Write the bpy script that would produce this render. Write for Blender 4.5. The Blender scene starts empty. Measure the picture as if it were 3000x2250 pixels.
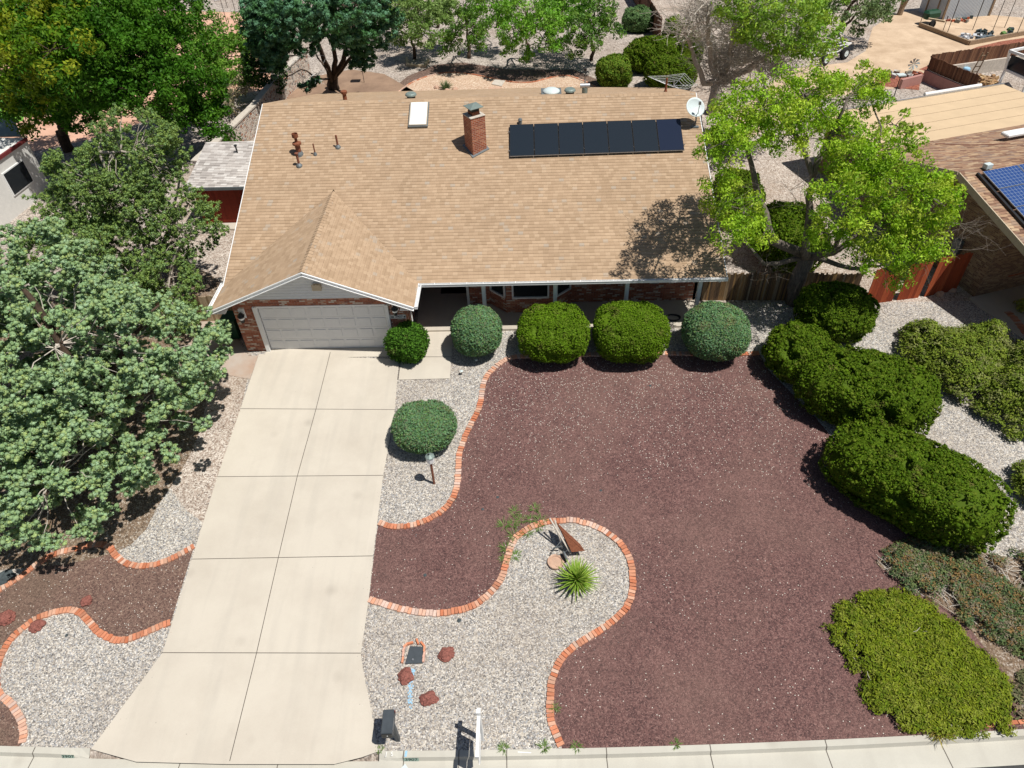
import bpy, bmesh, math, random
import numpy as np
from mathutils import Vector, Matrix, noise
PI=math.pi; rad=math.radians
S=bpy.context.scene; COL=S.collection
# ---------------- camera ----------------
FPX=2080.; PITCH=.7501; ROLL=.0394; YAW=-.0339; CAM=np.array([10.354,-21.708,18.2])
def _R():
    cp,sp=math.cos(PITCH),math.sin(PITCH); cy,sy=math.cos(YAW),math.sin(YAW)
    fw=np.array([sy*cp,cy*cp,-sp]); rt=np.array([cy,-sy,0.]); dn=np.cross(fw,rt)
    cr,sr=math.cos(ROLL),math.sin(ROLL)
    return np.array([cr*rt+sr*dn,-sr*rt+cr*dn,fw])
RM=_R()
cd=bpy.data.cameras.new('camera'); cam=bpy.data.objects.new('camera',cd); COL.objects.link(cam)
cd.sensor_width=36; cd.lens=FPX/3000*36; cd.clip_end=2000
m=Matrix.Identity(4)
for i in range(3):
    m[i][0]=RM[0][i]; m[i][1]=-RM[1][i]; m[i][2]=-RM[2][i]; m[i][3]=CAM[i]
cam.matrix_world=m; S.camera=cam
# ---------------- light ----------------
SAZ,SEL=116.,66.   # azimuth clockwise from +Y, elevation
w=bpy.data.worlds.new('World'); S.world=w; w.use_nodes=True
nt=w.node_tree; bg=nt.nodes['Background']; sky=nt.nodes.new('ShaderNodeTexSky'); sky.sky_type='NISHITA'; sky.sun_disc=False
sky.sun_elevation=rad(SEL); sky.sun_rotation=rad(SAZ); nt.links.new(sky.outputs[0],bg.inputs[0]); bg.inputs[1].default_value=.05
sl=bpy.data.lights.new('sun','SUN'); sl.energy=5.0; sl.angle=rad(.5); sl.color=(1,.965,.9)
so=bpy.data.objects.new('sun',sl); COL.objects.link(so)
sdir=Vector((math.sin(rad(SAZ))*math.cos(rad(SEL)),math.cos(rad(SAZ))*math.cos(rad(SEL)),math.sin(rad(SEL))))
so.rotation_euler=sdir.to_track_quat('Z','Y').to_euler(); so.location=(10,0,30)
S.view_settings.view_transform='Standard'; S.view_settings.look='None'; S.view_settings.exposure=.09; S.view_settings.gamma=1
# ---------------- ground height and locating helpers ----------------
SL=.1; YC0=-14.67
def yc(x): return YC0+.0016*(x-6)**2          # back edge of the kerb (the street bends)
def gz(x,y):
    return SL*max(min(0,y),yc(x)-1.) if y<0 else 0.
def ray(px,py):
    d=RM.T@np.array([(px-1500)/FPX,(py-1125)/FPX,1.]); return d
def PZ(px,py,z):
    d=ray(px,py); t=(z-CAM[2])/d[2]; return CAM+t*d
def G(px,py,h=0.):
    z=h
    for _ in range(12):
        p=PZ(px,py,z); z=gz(p[0],p[1])+h
    return PZ(px,py,z)
K=1.3562
def D(x,y,h=0.): return G(x*K,y*K,h)
def DZ(x,y,z): return PZ(x*K,y*K,z)
def proj(P):
    q=RM@(np.array(P,float)-CAM); return (1500+FPX*q[0]/q[2],1125+FPX*q[1]/q[2])
# ---------------- materials ----------------
class NT:
    def __init__(s,name):
        s.m=bpy.data.materials.new(name); s.m.use_nodes=True; s.t=s.m.node_tree; s.n=s.t.nodes; s.b=s.n['Principled BSDF']; s.out=s.n['Material Output']
    def N(s,ty,**k):
        n=s.n.new('ShaderNode'+ty)
        for a,v in k.items():
            if a.startswith('i_'):
                key=a[2:]; key=int(key) if key.isdigit() else key
                s.set(n,key,v)
            else: setattr(n,a,v)
        return n
    def set(s,n,key,v):
        inp=n.inputs[key]
        if hasattr(v,'is_output') or isinstance(v,bpy.types.NodeSocket): s.t.links.new(v,inp)
        elif hasattr(v,'outputs'): s.t.links.new(v.outputs[0],inp)
        else: inp.default_value=v
    def L(s,a,b): s.t.links.new(a,b)
    def math(s,op,a,b=0.,c=0.):
        n=s.N('Math',operation=op); s.set(n,0,a); s.set(n,1,b); s.set(n,2,c); return n.outputs[0]
    def mix(s,f,a,b,mode='MIX'):
        n=s.N('Mix',data_type='RGBA',blend_type=mode); s.set(n,0,f); s.set(n,6,a); s.set(n,7,b); return n.outputs[2]
    def ramp(s,f,stops,interp='LINEAR'):
        n=s.N('ValToRGB'); s.set(n,0,f); r=n.color_ramp; r.interpolation=interp
        while len(r.elements)<len(stops): r.elements.new(.5)
        for e,(p,c) in zip(r.elements,stops): e.position=p; e.color=(*c[:3],1)
        return n.outputs[0]
    def geo(s): return s.N('NewGeometry').outputs['Position']
    def uv(s): return s.N('UVMap').outputs[0]
    def noise(s,vec,scale,detail=3,rough=.5,out=0):
        n=s.N('TexNoise'); s.set(n,'Vector',vec); n.inputs['Scale'].default_value=scale; n.inputs['Detail'].default_value=detail; n.inputs['Roughness'].default_value=rough; return n.outputs[out]
    def vor(s,vec,scale,out='Color',feature='F1',rnd=1):
        n=s.N('TexVoronoi',feature=feature); s.set(n,'Vector',vec); n.inputs['Scale'].default_value=scale; n.inputs['Randomness'].default_value=rnd; return n.outputs[out]
    def sep(s,v,i): 
        n=s.N('SeparateXYZ'); s.set(n,0,v); return n.outputs[i]
    def bump(s,h,st=.5,dist=.02):
        n=s.N('Bump'); s.set(n,'Height',h); n.inputs['Strength'].default_value=st; n.inputs['Distance'].default_value=dist; s.L(n.outputs[0],s.b.inputs['Normal'])
    def done(s,col,rough=.8,metal=0,spec=.3):
        s.set(s.b,'Base Color',col if not isinstance(col,tuple) else (*col[:3],1)); s.set(s.b,'Roughness',rough); s.b.inputs['Metallic'].default_value=metal; s.b.inputs['Specular IOR Level'].default_value=spec
        return s.m
def plain(name,c,rough=.7,metal=0,var=.12,scale=6,bump=0):
    t=NT(name); n=t.noise(t.geo(),scale,4,.6)
    lo=tuple(x*(1-var) for x in c); hi=tuple(min(1,x*(1+var)) for x in c)
    col=t.ramp(n,[(.3,lo),(.7,hi)])
    if bump: t.bump(t.noise(t.geo(),scale*10,3),bump,.01)
    return t.done(col,rough,metal)
def brickmat(name,tones,mortar,bw=.2,rh=.068,msize=.006):
    t=NT(name); uv=t.uv(); b=t.N('TexBrick'); t.set(b,'Vector',uv); b.offset=.5
    b.inputs['Scale'].default_value=1; b.inputs['Brick Width'].default_value=bw; b.inputs['Row Height'].default_value=rh; b.inputs['Mortar Size'].default_value=msize; b.inputs['Mortar Smooth'].default_value=.2
    b.inputs['Color1'].default_value=(0,0,0,1); b.inputs['Color2'].default_value=(1,1,1,1); b.inputs['Mortar'].default_value=(.5,.5,.5,1); b.inputs['Bias'].default_value=0
    # random colour per brick
    x=t.sep(uv,0); y=t.sep(uv,1); row=t.math('FLOOR',t.math('DIVIDE',y,rh)); par=t.math('MULTIPLY',t.math('MODULO',t.math('ABSOLUTE',row),2.),.5)
    cx=t.math('FLOOR',t.math('ADD',t.math('DIVIDE',x,bw),par)); c=t.N('CombineXYZ'); t.set(c,0,cx); t.set(c,1,row)
    wn=t.N('TexWhiteNoise'); t.set(wn,'Vector',c); col=t.ramp(wn.outputs[0],tones,'CONSTANT')
    col=t.mix(t.math('MULTIPLY',t.noise(uv,30,3),.35),col,(.16,.09,.06,1))
    col=t.mix(b.outputs['Fac'],col,(*mortar,1)); t.bump(t.math('SUBTRACT',1.,b.outputs['Fac']),.6,.006)
    return t.done(col,.85)
def pebbles(name,stops,scale,tint=None,spk=None,bump=.8,big=.25,var=.25):
    t=NT(name); fl_=t.N('VectorMath',operation='MULTIPLY'); t.set(fl_,0,t.geo()); fl_.inputs[1].default_value=(1,1,0); p=fl_.outputs[0]; c=t.vor(p,scale); r=t.sep(c,0)
    col=t.ramp(r,stops); c2=t.vor(p,scale*.45,'Color'); col=t.mix(big,col,t.ramp(t.sep(c2,1),stops))
    if tint:
        f=t.ramp(t.noise(p,.22,6,.55),[(.45,(0,0,0)),(.75,(1,1,1))]); col=t.mix(t.math('MULTIPLY',t.N('RGBToBW',i_0=f).outputs[0],tint[1]),col,(*tint[0],1))
    n=t.noise(p,1.1,4,.6); v=t.math('MULTIPLY_ADD',n,var*2,1-var); hs=t.N('HueSaturation'); t.set(hs,'Color',col); t.set(hs,'Value',v); col=hs.outputs[0]
    if spk:
        # white stray pebbles, thicker where the stone bed meets the house
        vc=t.N('TexVoronoi'); t.set(vc,'Vector',p); vc.inputs['Scale'].default_value=22
        sel=t.sep(vc.outputs['Color'],2); dist=vc.outputs['Distance']; y=t.sep(p,1)
        dens=t.N('MapRange',i_0=y,i_1=-7.5,i_2=-1.6,i_3=spk[0],i_4=spk[1]).outputs[0]
        dens=t.math('ADD',dens,t.math('MULTIPLY',t.math('SUBTRACT',t.noise(p,.8,3),.5),.16))
        f=t.math('MULTIPLY',t.math('LESS_THAN',sel,dens),t.math('LESS_THAN',dist,.3))
        col=t.mix(f,col,(.62,.57,.5,1))
    t.bump(t.math('SUBTRACT',1.,t.vor(p,scale,'Distance')),bump,.025)
    return t.done(col,.85)
def leafmat(name,trans=.25,rough=.55):
    t=NT(name); a=t.N('Attribute',attribute_name='Col'); col=a.outputs['Color']
    tr=t.N('BsdfTranslucent'); hs=t.N('HueSaturation'); t.set(hs,'Color',col); hs.inputs['Value'].default_value=1.4; hs.inputs['Saturation'].default_value=1.1; t.L(hs.outputs[0],tr.inputs[0])
    mx=t.N('MixShader'); mx.inputs[0].default_value=trans; t.done(col,rough,0,.12); t.L(t.b.outputs[0],mx.inputs[1]); t.L(tr.outputs[0],mx.inputs[2]); t.L(mx.outputs[0],t.out.inputs[0]); return t.m
def attrmat(name,rough=.8):
    t=NT(name); a=t.N('Attribute',attribute_name='Col'); n=t.noise(t.geo(),25,4,.6)
    hs=t.N('HueSaturation'); t.L(a.outputs['Color'],hs.inputs['Color']); t.set(hs,'Value',t.math('MULTIPLY_ADD',n,.6,.7)); return t.done(hs.outputs[0],rough)
def shingles(name,tones,exp=.16,wd=.2):
    t=NT(name); uv=t.uv(); x=t.sep(uv,0); y=t.sep(uv,1)
    row=t.math('FLOOR',t.math('ADD',t.math('DIVIDE',y,exp),.02)); 
    wr=t.N('TexWhiteNoise',noise_dimensions='1D'); t.set(wr,'W',row); off=t.math('MULTIPLY',wr.outputs[0],7.3)
    xs=t.math('ADD',t.math('DIVIDE',x,wd),off); cx=t.math('FLOOR',xs); c=t.N('CombineXYZ'); t.set(c,0,cx); t.set(c,1,row)
    wn=t.N('TexWhiteNoise'); t.set(wn,'Vector',c); col=t.ramp(wn.outputs[0],tones)
    fr=t.math('FRACT',xs); e=t.math('LESS_THAN',fr,.035); col=t.mix(t.math('MULTIPLY',e,.4),col,(.16,.11,.07,1))
    n=t.noise(t.geo(),.5,4,.6); n2=t.noise(t.geo(),90,2)
    v=t.math('ADD',t.math('MULTIPLY_ADD',n,.34,.74),t.math('MULTIPLY',n2,.2)); hs=t.N('HueSaturation'); t.set(hs,'Color',col); t.set(hs,'Value',v)
    t.bump(n2,.25,.004); return t.done(hs.outputs[0],.9,0,.2)
def concrete(name,c,stain=(.30,.24,.18),amt=.35,streak=True):
    t=NT(name); p=t.geo(); n=t.noise(p,.55,6,.62); f=t.ramp(n,[(.4,(0,0,0)),(.75,(1,1,1))]); col=t.mix(t.math('MULTIPLY',t.N('RGBToBW',i_0=f).outputs[0],amt),(*c,1),(*stain,1))
    n2=t.noise(p,40,3,.7); c_=t.N('CombineXYZ'); t.set(c_,0,t.math('FLOOR',t.math('DIVIDE',t.math('SUBTRACT',t.sep(p,0),2.2),2.9))); t.set(c_,1,t.math('FLOOR',t.math('DIVIDE',t.math('ADD',t.sep(p,1),.1),2.98))); wn=t.N('TexWhiteNoise'); t.set(wn,'Vector',c_); v=t.math('ADD',t.math('MULTIPLY_ADD',n2,.16,.90),t.math('MULTIPLY',wn.outputs[0],.05)); hs=t.N('HueSaturation'); t.set(hs,'Color',col); t.set(hs,'Value',v); col=hs.outputs[0]
    sp=t.vor(p,1.7,'Distance'); f2=t.math('LESS_THAN',sp,.022); col=t.mix(t.math('MULTIPLY',f2,.6),col,(.15,.13,.1,1))
    nn=t.N('VectorMath',operation='MULTIPLY_ADD'); nz_=t.N('TexNoise'); t.set(nz_,'Vector',p); nz_.inputs['Scale'].default_value=1.3; nz_.inputs['Detail'].default_value=4; t.set(nn,0,nz_.outputs['Color']); nn.inputs[1].default_value=(.9,.9,.9); t.set(nn,2,p)
    ck=t.vor(nn.outputs[0],.28,'Distance','DISTANCE_TO_EDGE'); f3=t.math('MULTIPLY',t.math('LESS_THAN',ck,.0035),t.math('GREATER_THAN',t.noise(p,.3,2),.57)); col=t.mix(t.math('MULTIPLY',f3,.0),col,(.17,.15,.12,1))
    mp=t.N('Mapping'); t.set(mp,0,p); mp.inputs['Scale'].default_value=(2.6,.22,1); tr=t.ramp(t.noise(mp.outputs[0],1,3),[(.5,(0,0,0)),(.72,(1,1,1))]); col=t.mix(t.math('MULTIPLY',t.N('RGBToBW',i_0=tr).outputs[0],.16),col,(.30,.28,.25,1))
    ol=t.vor(p,.55,'Distance'); col=t.mix(t.math('MULTIPLY',t.math('SUBTRACT',1.,t.N('MapRange',i_0=ol,i_1=.02,i_2=.13).outputs[0]),.22),col,(.20,.17,.14,1))
    t.bump(n2,.15,.004); return t.done(col,.85)
def panelmat(name,cell,line,nx,ny,lw=.02,rough=.25):
    t=NT(name); uv=t.uv(); x=t.math('FRACT',t.math('MULTIPLY',t.sep(uv,0),nx)); y=t.math('FRACT',t.math('MULTIPLY',t.sep(uv,1),ny))
    f=t.math('MAXIMUM',t.math('LESS_THAN',x,lw*1.5),t.math('LESS_THAN',y,lw)); return t.done(t.mix(f,(*cell,1),(*line,1)),rough,0,.5)
M={}
PB=[(0,(.09,.085,.085)),(.18,(.22,.21,.20)),(.38,(.36,.31,.26)),(.55,(.34,.35,.37)),(.72,(.52,.46,.38)),(.88,(.62,.57,.50)),(1,(.75,.72,.67))]
M['gravel']=pebbles('grey pebble gravel',PB,31,tint=((.30,.235,.18),.35),var=.12,big=.1)
M['gravel_far']=pebbles('far gravel',[(0,(.10,.09,.08)),(.3,(.28,.23,.20)),(.6,(.42,.36,.31)),(1,(.62,.56,.5))],16,tint=((.28,.20,.14),.5))
M['side_gravel']=pebbles('side gravel',[(0,(.12,.09,.07)),(.3,(.33,.25,.20)),(.6,(.47,.40,.34)),(1,(.7,.64,.57))],24,tint=((.24,.16,.1),.6))
M['lava']=pebbles('red lava rock',[(0,(.048,.027,.027)),(.4,(.122,.062,.057)),(.75,(.178,.091,.081)),(1,(.27,.16,.14))],34,tint=((.22,.135,.11),.45),spk=(.008,.09),var=.24)
M['lava_left']=pebbles('brown lava rock',[(0,(.06,.037,.032)),(.4,(.145,.085,.068)),(.75,(.20,.122,.096)),(1,(.30,.21,.16))],34,tint=((.15,.115,.075),.7),spk=(.03,.03),var=.12)
M['redrock']=pebbles('bright red rock',[(0,(.10,.03,.02)),(.5,(.27,.085,.05)),(1,(.42,.18,.12))],20)
M['tanpea']=pebbles('tan pea gravel',[(0,(.30,.18,.11)),(.4,(.52,.35,.24)),(.7,(.60,.44,.32)),(1,(.72,.62,.5))],22,tint=((.45,.33,.25),.3),var=.1)
M['litter']=pebbles('juniper litter',[(0,(.07,.05,.035)),(.4,(.17,.115,.075)),(.7,(.26,.19,.13)),(.9,(.38,.32,.26)),(1,(.55,.5,.44))],26,tint=((.17,.105,.06),.7))
def dirtmat(name,a,b):
    t=NT(name); p=t.geo(); n=t.noise(p,.7,8,.65); col=t.ramp(n,[(.3,a),(.7,b)]); n2=t.noise(p,14,5,.7); hs=t.N('HueSaturation'); t.set(hs,'Color',col); t.set(hs,'Value',t.math('MULTIPLY_ADD',n2,.5,.75)); t.bump(n2,.3,.012); return t.done(hs.outputs[0],.95)
M['dirt']=dirtmat('tan dirt',(.42,.30,.20),(.62,.47,.33)); M['pinkdirt']=dirtmat('pink dirt',(.50,.28,.19),(.66,.42,.31)); M['browndirt']=dirtmat('brown dirt',(.20,.13,.09),(.33,.22,.15))
M['concrete']=concrete('driveway concrete',(.54,.49,.415),(.45,.40,.335),.8); M['porch']=concrete('porch concrete',(.50,.45,.38),(.36,.31,.26)); M['oldslab']=concrete('stained slab',(.42,.36,.31),(.36,.21,.13),.9)
M['curb']=concrete('kerb concrete',(.50,.48,.42),(.36,.33,.28),.5); M['joint']=plain('joint',(.11,.095,.08)); M['asphalt']=plain('asphalt',(.055,.055,.055),.9,0,.2,8,.6)
M['grass']=dirtmat('lawn green',(.10,.26,.03),(.16,.36,.05))
TAN=[(0,(.345,.24,.153)),(.3,(.375,.262,.17)),(.6,(.40,.282,.184)),(.94,(.435,.312,.207)),(1,(.365,.30,.235))]
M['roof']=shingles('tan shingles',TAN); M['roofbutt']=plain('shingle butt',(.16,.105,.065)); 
M['greyroof']=shingles('pale grey shingles',[(0,(.34,.31,.29)),(.5,(.50,.46,.43)),(1,(.62,.59,.56))],.14,.3)
M['brownroof']=shingles('brown shingles',[(0,(.17,.095,.065)),(.3,(.28,.165,.11)),(.6,(.38,.25,.155)),(.8,(.22,.15,.12)),(1,(.46,.33,.21))],.14,.3)
BR=[(0,(.33,.085,.04)),(.22,(.42,.13,.07)),(.38,(.24,.065,.04)),(.52,(.48,.20,.12)),(.66,(.36,.11,.06)),(.76,(.62,.52,.44)),(.90,(.50,.32,.24))]
M['brick']=brickmat('house brick',BR,(.30,.24,.19)); M['chimbrick']=brickmat('chimney brick',[(0,(.33,.08,.035)),(.3,(.42,.12,.055)),(.6,(.28,.065,.03)),(.85,(.45,.17,.09))],(.5,.4,.32),.2,.075)
M['nbrick']=brickmat('neighbour brick',[(0,(.20,.12,.07)),(.3,(.28,.18,.10)),(.6,(.15,.08,.05)),(.85,(.36,.25,.15))],(.26,.2,.15))
M['edging']=attrmat('edging brick'); M['white']=plain('white paint',(.78,.78,.77),.5,0,.03); M['siding']=plain('white siding',(.76,.77,.78),.6,0,.04)
M['gdoor']=plain('garage door paint',(.72,.72,.72),.5,0,.03); M['beige']=plain('beige paint',(.48,.40,.29),.6,0,.05)
M['dark']=plain('dark interior',(.012,.012,.014),.6); M['glass']=plain('window glass',(.02,.023,.026),.08,0,.1); M['black']=plain('black paint',(.02,.021,.023),.4,0,.2)
M['greyplastic']=plain('charcoal plastic',(.055,.065,.075),.45,0,.1); M['bin']=plain('dark green plastic',(.012,.055,.028),.45,0,.1)
M['chrome']=plain('galvanised steel',(.5,.51,.52),.35,.8,.08); M['flash']=plain('lead flashing',(.17,.19,.20),.5,.3); M['greenvent']=plain('grey green vent',(.20,.25,.23),.5,.2)
M['rust']=plain('rusty steel',(.20,.07,.035),.85,0,.35,20); M['pipebrown']=plain('red brown pipe',(.20,.075,.045),.6,0,.25,12); M['copper']=plain('orange rust',(.20,.07,.035),.8,0,.3,20)
M['skyl']=plain('skylight acrylic',(.80,.83,.84),.25,0,.02); M['dish']=plain('dish grey',(.55,.62,.62),.45,0,.03)
M['pv']=panelmat('black solar cells',(.012,.018,.026),(.022,.03,.04),24,40,.08); M['pvb']=panelmat('blue tinted solar cells',(.010,.016,.036),(.02,.028,.052),24,40,.08)
M['pvblue']=panelmat('blue solar cells',(.022,.06,.20),(.30,.36,.45),10,6,.045)
def woodmat(name,tones,bw=.1):
    t=NT(name); uv=t.uv(); x=t.sep(uv,0); cx=t.math('FLOOR',t.math('DIVIDE',x,bw)); wn=t.N('TexWhiteNoise',noise_dimensions='1D'); t.set(wn,'W',cx); col=t.ramp(wn.outputs[0],tones)
    mp=t.N('Mapping'); t.set(mp,0,uv); mp.inputs['Scale'].default_value=(40,3,1); n=t.noise(mp.outputs[0],1,5,.7); hs=t.N('HueSaturation'); t.set(hs,'Color',col); t.set(hs,'Value',t.math('MULTIPLY_ADD',n,1.0,.5)); return t.done(hs.outputs[0],.85)
M['picket']=woodmat('weathered fence wood',[(0,(.22,.15,.09)),(.5,(.34,.24,.14)),(1,(.46,.36,.24))]); M['stockade']=woodmat('dark stockade wood',[(0,(.09,.06,.04)),(.5,(.20,.12,.06)),(.8,(.34,.20,.08)),(1,(.30,.25,.19))],.07)
M['redwood']=woodmat('red stained wood',[(0,(.20,.035,.012)),(.5,(.30,.055,.018)),(1,(.38,.085,.03))],.14); M['redwall']=woodmat('dark red siding',[(0,(.17,.022,.010)),(1,(.23,.032,.016))],.1)
M['brownwood']=woodmat('brown fence boards',[(0,(.08,.035,.02)),(.5,(.15,.065,.035)),(1,(.22,.11,.06))],.12); M['timber']=plain('old timber',(.28,.20,.13),.9,0,.3,10); M['palewood']=plain('pale timber',(.50,.40,.27),.9,0,.25,10)
M['stucco']=plain('white stucco',(.66,.65,.62),.9,0,.05,5,.3); M['trimred']=plain('dark red trim',(.16,.03,.03),.6); M['pinkwall']=plain('pink stucco',(.42,.22,.19),.9,0,.08,5,.3); M['tanroof']=plain('tan roll roofing',(.56,.42,.27),.9,0,.06,1.2,.3)
def stonemat():
    t=NT('rubble stone'); p=t.geo(); mp=t.N('Mapping'); t.set(mp,0,p); mp.inputs['Scale'].default_value=(1,1,1.7); v=mp.outputs[0]
    c=t.vor(v,4.5); col=t.ramp(t.sep(c,0),[(0,(.13,.12,.12)),(.2,(.36,.30,.25)),(.4,(.33,.13,.07)),(.55,(.5,.42,.33)),(.8,(.6,.52,.44)),(1,(.28,.2,.16))]); d=t.vor(v,4.5,'Distance','DISTANCE_TO_EDGE'); f=t.math('LESS_THAN',d,.09)
    t.bump(t.math('MINIMUM',d,.2),.8,.1); return t.done(t.mix(f,col,(.58,.53,.47,1)),.9)
M['stone']=stonemat(); M['cap']=plain('wall cap mortar',(.50,.45,.39),.95,0,.15,8,.4)
M['redrk']=plain('red lava boulder',(.25,.095,.075),.95,0,.45,22,1.); M['darkrk']=plain('dark boulder',(.06,.075,.08),.9,0,.3,10,.6); M['sandstone']=plain('sandstone slab',(.50,.33,.24),.95,0,.15,6,.4)
def barkmat(name,a,b):
    t=NT(name); mp=t.N('Mapping'); t.set(mp,0,t.geo()); mp.inputs['Scale'].default_value=(9,9,2.2); n=t.noise(mp.outputs[0],2,5,.7); t.bump(n,.7,.03); return t.done(t.ramp(n,[(.3,a),(.7,b)]),.95)
M['bark']=barkmat('grey bark',(.07,.06,.05),(.24,.20,.17)); M['deadbark']=barkmat('pale dead bark',(.26,.22,.18),(.54,.48,.41)); M['darkbark']=barkmat('dark bark',(.035,.025,.018),(.12,.08,.055)); M['barepale']=plain('bare grey twigs',(.50,.45,.39),.9,0,.15)
M['leaf']=leafmat('leaves'); M['needle']=leafmat('juniper foliage',.12,.7); M['succ']=leafmat('agave leaves',.15,.4)
M['bluep']=plain('blue marking paint',(.30,.50,.66),.9,0,.2,60); M['whitep']=plain('white marking paint',(.80,.80,.78),.9,0,.1,60); M['greenp']=plain('faded green paint',(.24,.33,.28),.9,0,.2,40); M['signblack']=plain('number paint',(.012,.012,.012),.7)
M['tyre']=plain('tyre rubber',(.02,.02,.02),.9); M['debris']=attrmat('mixed debris',.6); M['shedw']=NT('corrugated shed steel')
t=M['shedw']; x=t.sep(t.uv(),0); s_=t.math('SINE',t.math('MULTIPLY',x,52.)); t.bump(s_,.8,.02); M['shedw']=t.done((.50,.55,.60),.5,.1)
M['straw']=leafmat('dry straw',.1,.8)
# ---------------- object helpers ----------------
def tag(o,label=None,cat=None,group=None,kind=None):
    for k,v in (('label',label),('category',cat),('group',group),('kind',kind)):
        if v: o[k]=v
    return o
def empty(name,loc,label,cat,group=None):
    o=bpy.data.objects.new(name,None); o.empty_display_size=.2; COL.objects.link(o); o.location=[float(v) for v in loc]; return tag(o,label,cat,group)
def setparent(o,p):
    o.parent=p; root=p; off=Vector(p.location)
    while root.parent: root=root.parent; 
    if p.parent is None: o.matrix_parent_inverse=Matrix.Translation(-Vector(p.location))
def link(name,me,mat,parent=None,smooth=False):
    o=bpy.data.objects.new(name,me); COL.objects.link(o)
    if isinstance(mat,(list,tuple)):
        for x in mat: me.materials.append(M[x] if isinstance(x,str) else x)
    elif mat: me.materials.append(M[mat] if isinstance(mat,str) else mat)
    if smooth:
        for p in me.polygons: p.use_smooth=True
    if parent is not None: setparent(o,parent)
    return o
def uvbox(me):
    uvl=me.uv_layers.new(name='UVMap'); vs=me.vertices
    for p in me.polygons:
        n=p.normal
        if abs(n.z)>.97: u=Vector((1,0,0)); v=Vector((0,1,0))
        else:
            u=Vector((0,0,1)).cross(n).normalized(); v=n.cross(u)
        for li in p.loop_indices:
            c=vs[me.loops[li].vertex_index].co; uvl.data[li].uv=(c.dot(u),c.dot(v))
class MB:
    def __init__(s): s.v=[]; s.f=[]; s.mi=[]; s.cm=0; s.col=[]; s.cc=None
    def add(s,vs,fs):
        b=len(s.v); s.v+= [tuple(float(c) for c in v) for v in vs]
        for f in fs: s.f.append([b+i for i in f]); s.mi.append(s.cm); s.col.append(s.cc or (1,1,1))
    def box(s,c,d,rz=0,tilt=None,M4=None):
        x,y,z=[k/2 for k in d]; vs=[Vector((a*x,b*y,e*z)) for e in(-1,1) for b in(-1,1) for a in(-1,1)]
        R=Matrix.Rotation(rz,3,'Z')
        if tilt: R=R@Matrix.Rotation(tilt[1],3,tilt[0])
        if M4 is not None: R=M4
        vs=[R@v+Vector(c) for v in vs]; s.add(vs,[(0,2,3,1),(4,5,7,6),(0,1,5,4),(2,6,7,3),(0,4,6,2),(1,3,7,5)])
    def bar(s,a,b,w,h=None,up=(0,0,1)):
        a=Vector(a); b=Vector(b); h=h or w; d=(b-a); L=d.length; d.normalize(); sd=d.cross(Vector(up))
        if sd.length<1e-4: sd=Vector((1,0,0))
        sd.normalize(); u=sd.cross(d); R=Matrix((sd,d,u)).transposed(); s.box((a+b)/2,(w,L,h),M4=R)
    def tube(s,pts,rs,n=6,cap=True):
        pts=[Vector([float(c) for c in p]) for p in pts]
        if not isinstance(rs,(list,tuple)): rs=[rs]*len(pts)
        vs=[]; ref=Vector((.3,.1,1)).normalized()
        for i,p in enumerate(pts):
            d=(pts[min(i+1,len(pts)-1)]-pts[max(i-1,0)])
            if d.length<1e-9: d=Vector((0,0,1))
            d.normalize(); a=d.cross(ref)
            if a.length<.05: a=d.cross(Vector((1,0,0)))
            a.normalize(); b=d.cross(a)
            for k in range(n): t=2*PI*k/n; vs.append(p+(a*math.cos(t)+b*math.sin(t))*rs[i])
        fs=[]
        for i in range(len(pts)-1):
            for k in range(n): fs.append((i*n+k,i*n+(k+1)%n,(i+1)*n+(k+1)%n,(i+1)*n+k))
        if cap and n>2: fs.append(tuple(range(n-1,-1,-1))); fs.append(tuple((len(pts)-1)*n+k for k in range(n)))
        s.add(vs,fs)
    def lathe(s,c,prof,n=20,axis=None):
        vs=[];R=Matrix.Identity(3)
        if axis is not None: R=Vector(axis).normalized().to_track_quat('Z','Y').to_matrix()
        for r,z in prof:
            for k in range(n): t=2*PI*k/n; vs.append(R@Vector((r*math.cos(t),r*math.sin(t),z))+Vector(c))
        fs=[(i*n+k,i*n+(k+1)%n,(i+1)*n+(k+1)%n,(i+1)*n+k) for i in range(len(prof)-1) for k in range(n)]
        fs.append(tuple(range(n-1,-1,-1))); fs.append(tuple((len(prof)-1)*n+k for k in range(n))); s.add(vs,fs)
    def prism(s,poly,z0,z1):
        n=len(poly); vs=[(x,y,z0) for x,y in poly]+[(x,y,z1) for x,y in poly]
        s.add(vs,[tuple(range(n-1,-1,-1)),tuple(range(n,2*n))]+[(i,(i+1)%n,n+(i+1)%n,n+i) for i in range(n)])
    def slab(s,poly3,th):   # poly of 3D points extruded straight down
        n=len(poly3); vs=[tuple(p) for p in poly3]+[(p[0],p[1],p[2]-th) for p in poly3]
        s.add(vs,[tuple(range(n)),tuple(range(2*n-1,n-1,-1))]+[(i,n+i,n+(i+1)%n,(i+1)%n) for i in range(n)])
    def build(s,name,mat,parent=None,smooth=False,uv=True,bevel=0):
        me=bpy.data.meshes.new(name); me.from_pydata(s.v,[],s.f); me.update()
        bm=bmesh.new(); bm.from_mesh(me); bmesh.ops.recalc_face_normals(bm,faces=bm.faces)
        if bevel: bmesh.ops.bevel(bm,geom=[e for e in bm.edges],offset=bevel,segments=1,affect='EDGES',clamp_overlap=True)
        bm.to_mesh(me); bm.free(); me.update()
        if any(c!=(1,1,1) for c in s.col) and not bevel:
            at=me.attributes.new('Col','FLOAT_COLOR','FACE'); at.data.foreach_set('color',np.array([(*c,1) for c in s.col],np.float32).ravel())
        if isinstance(mat,(list,tuple)) and not bevel: me.polygons.foreach_set('material_index',s.mi)
        if uv: uvbox(me)
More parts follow.
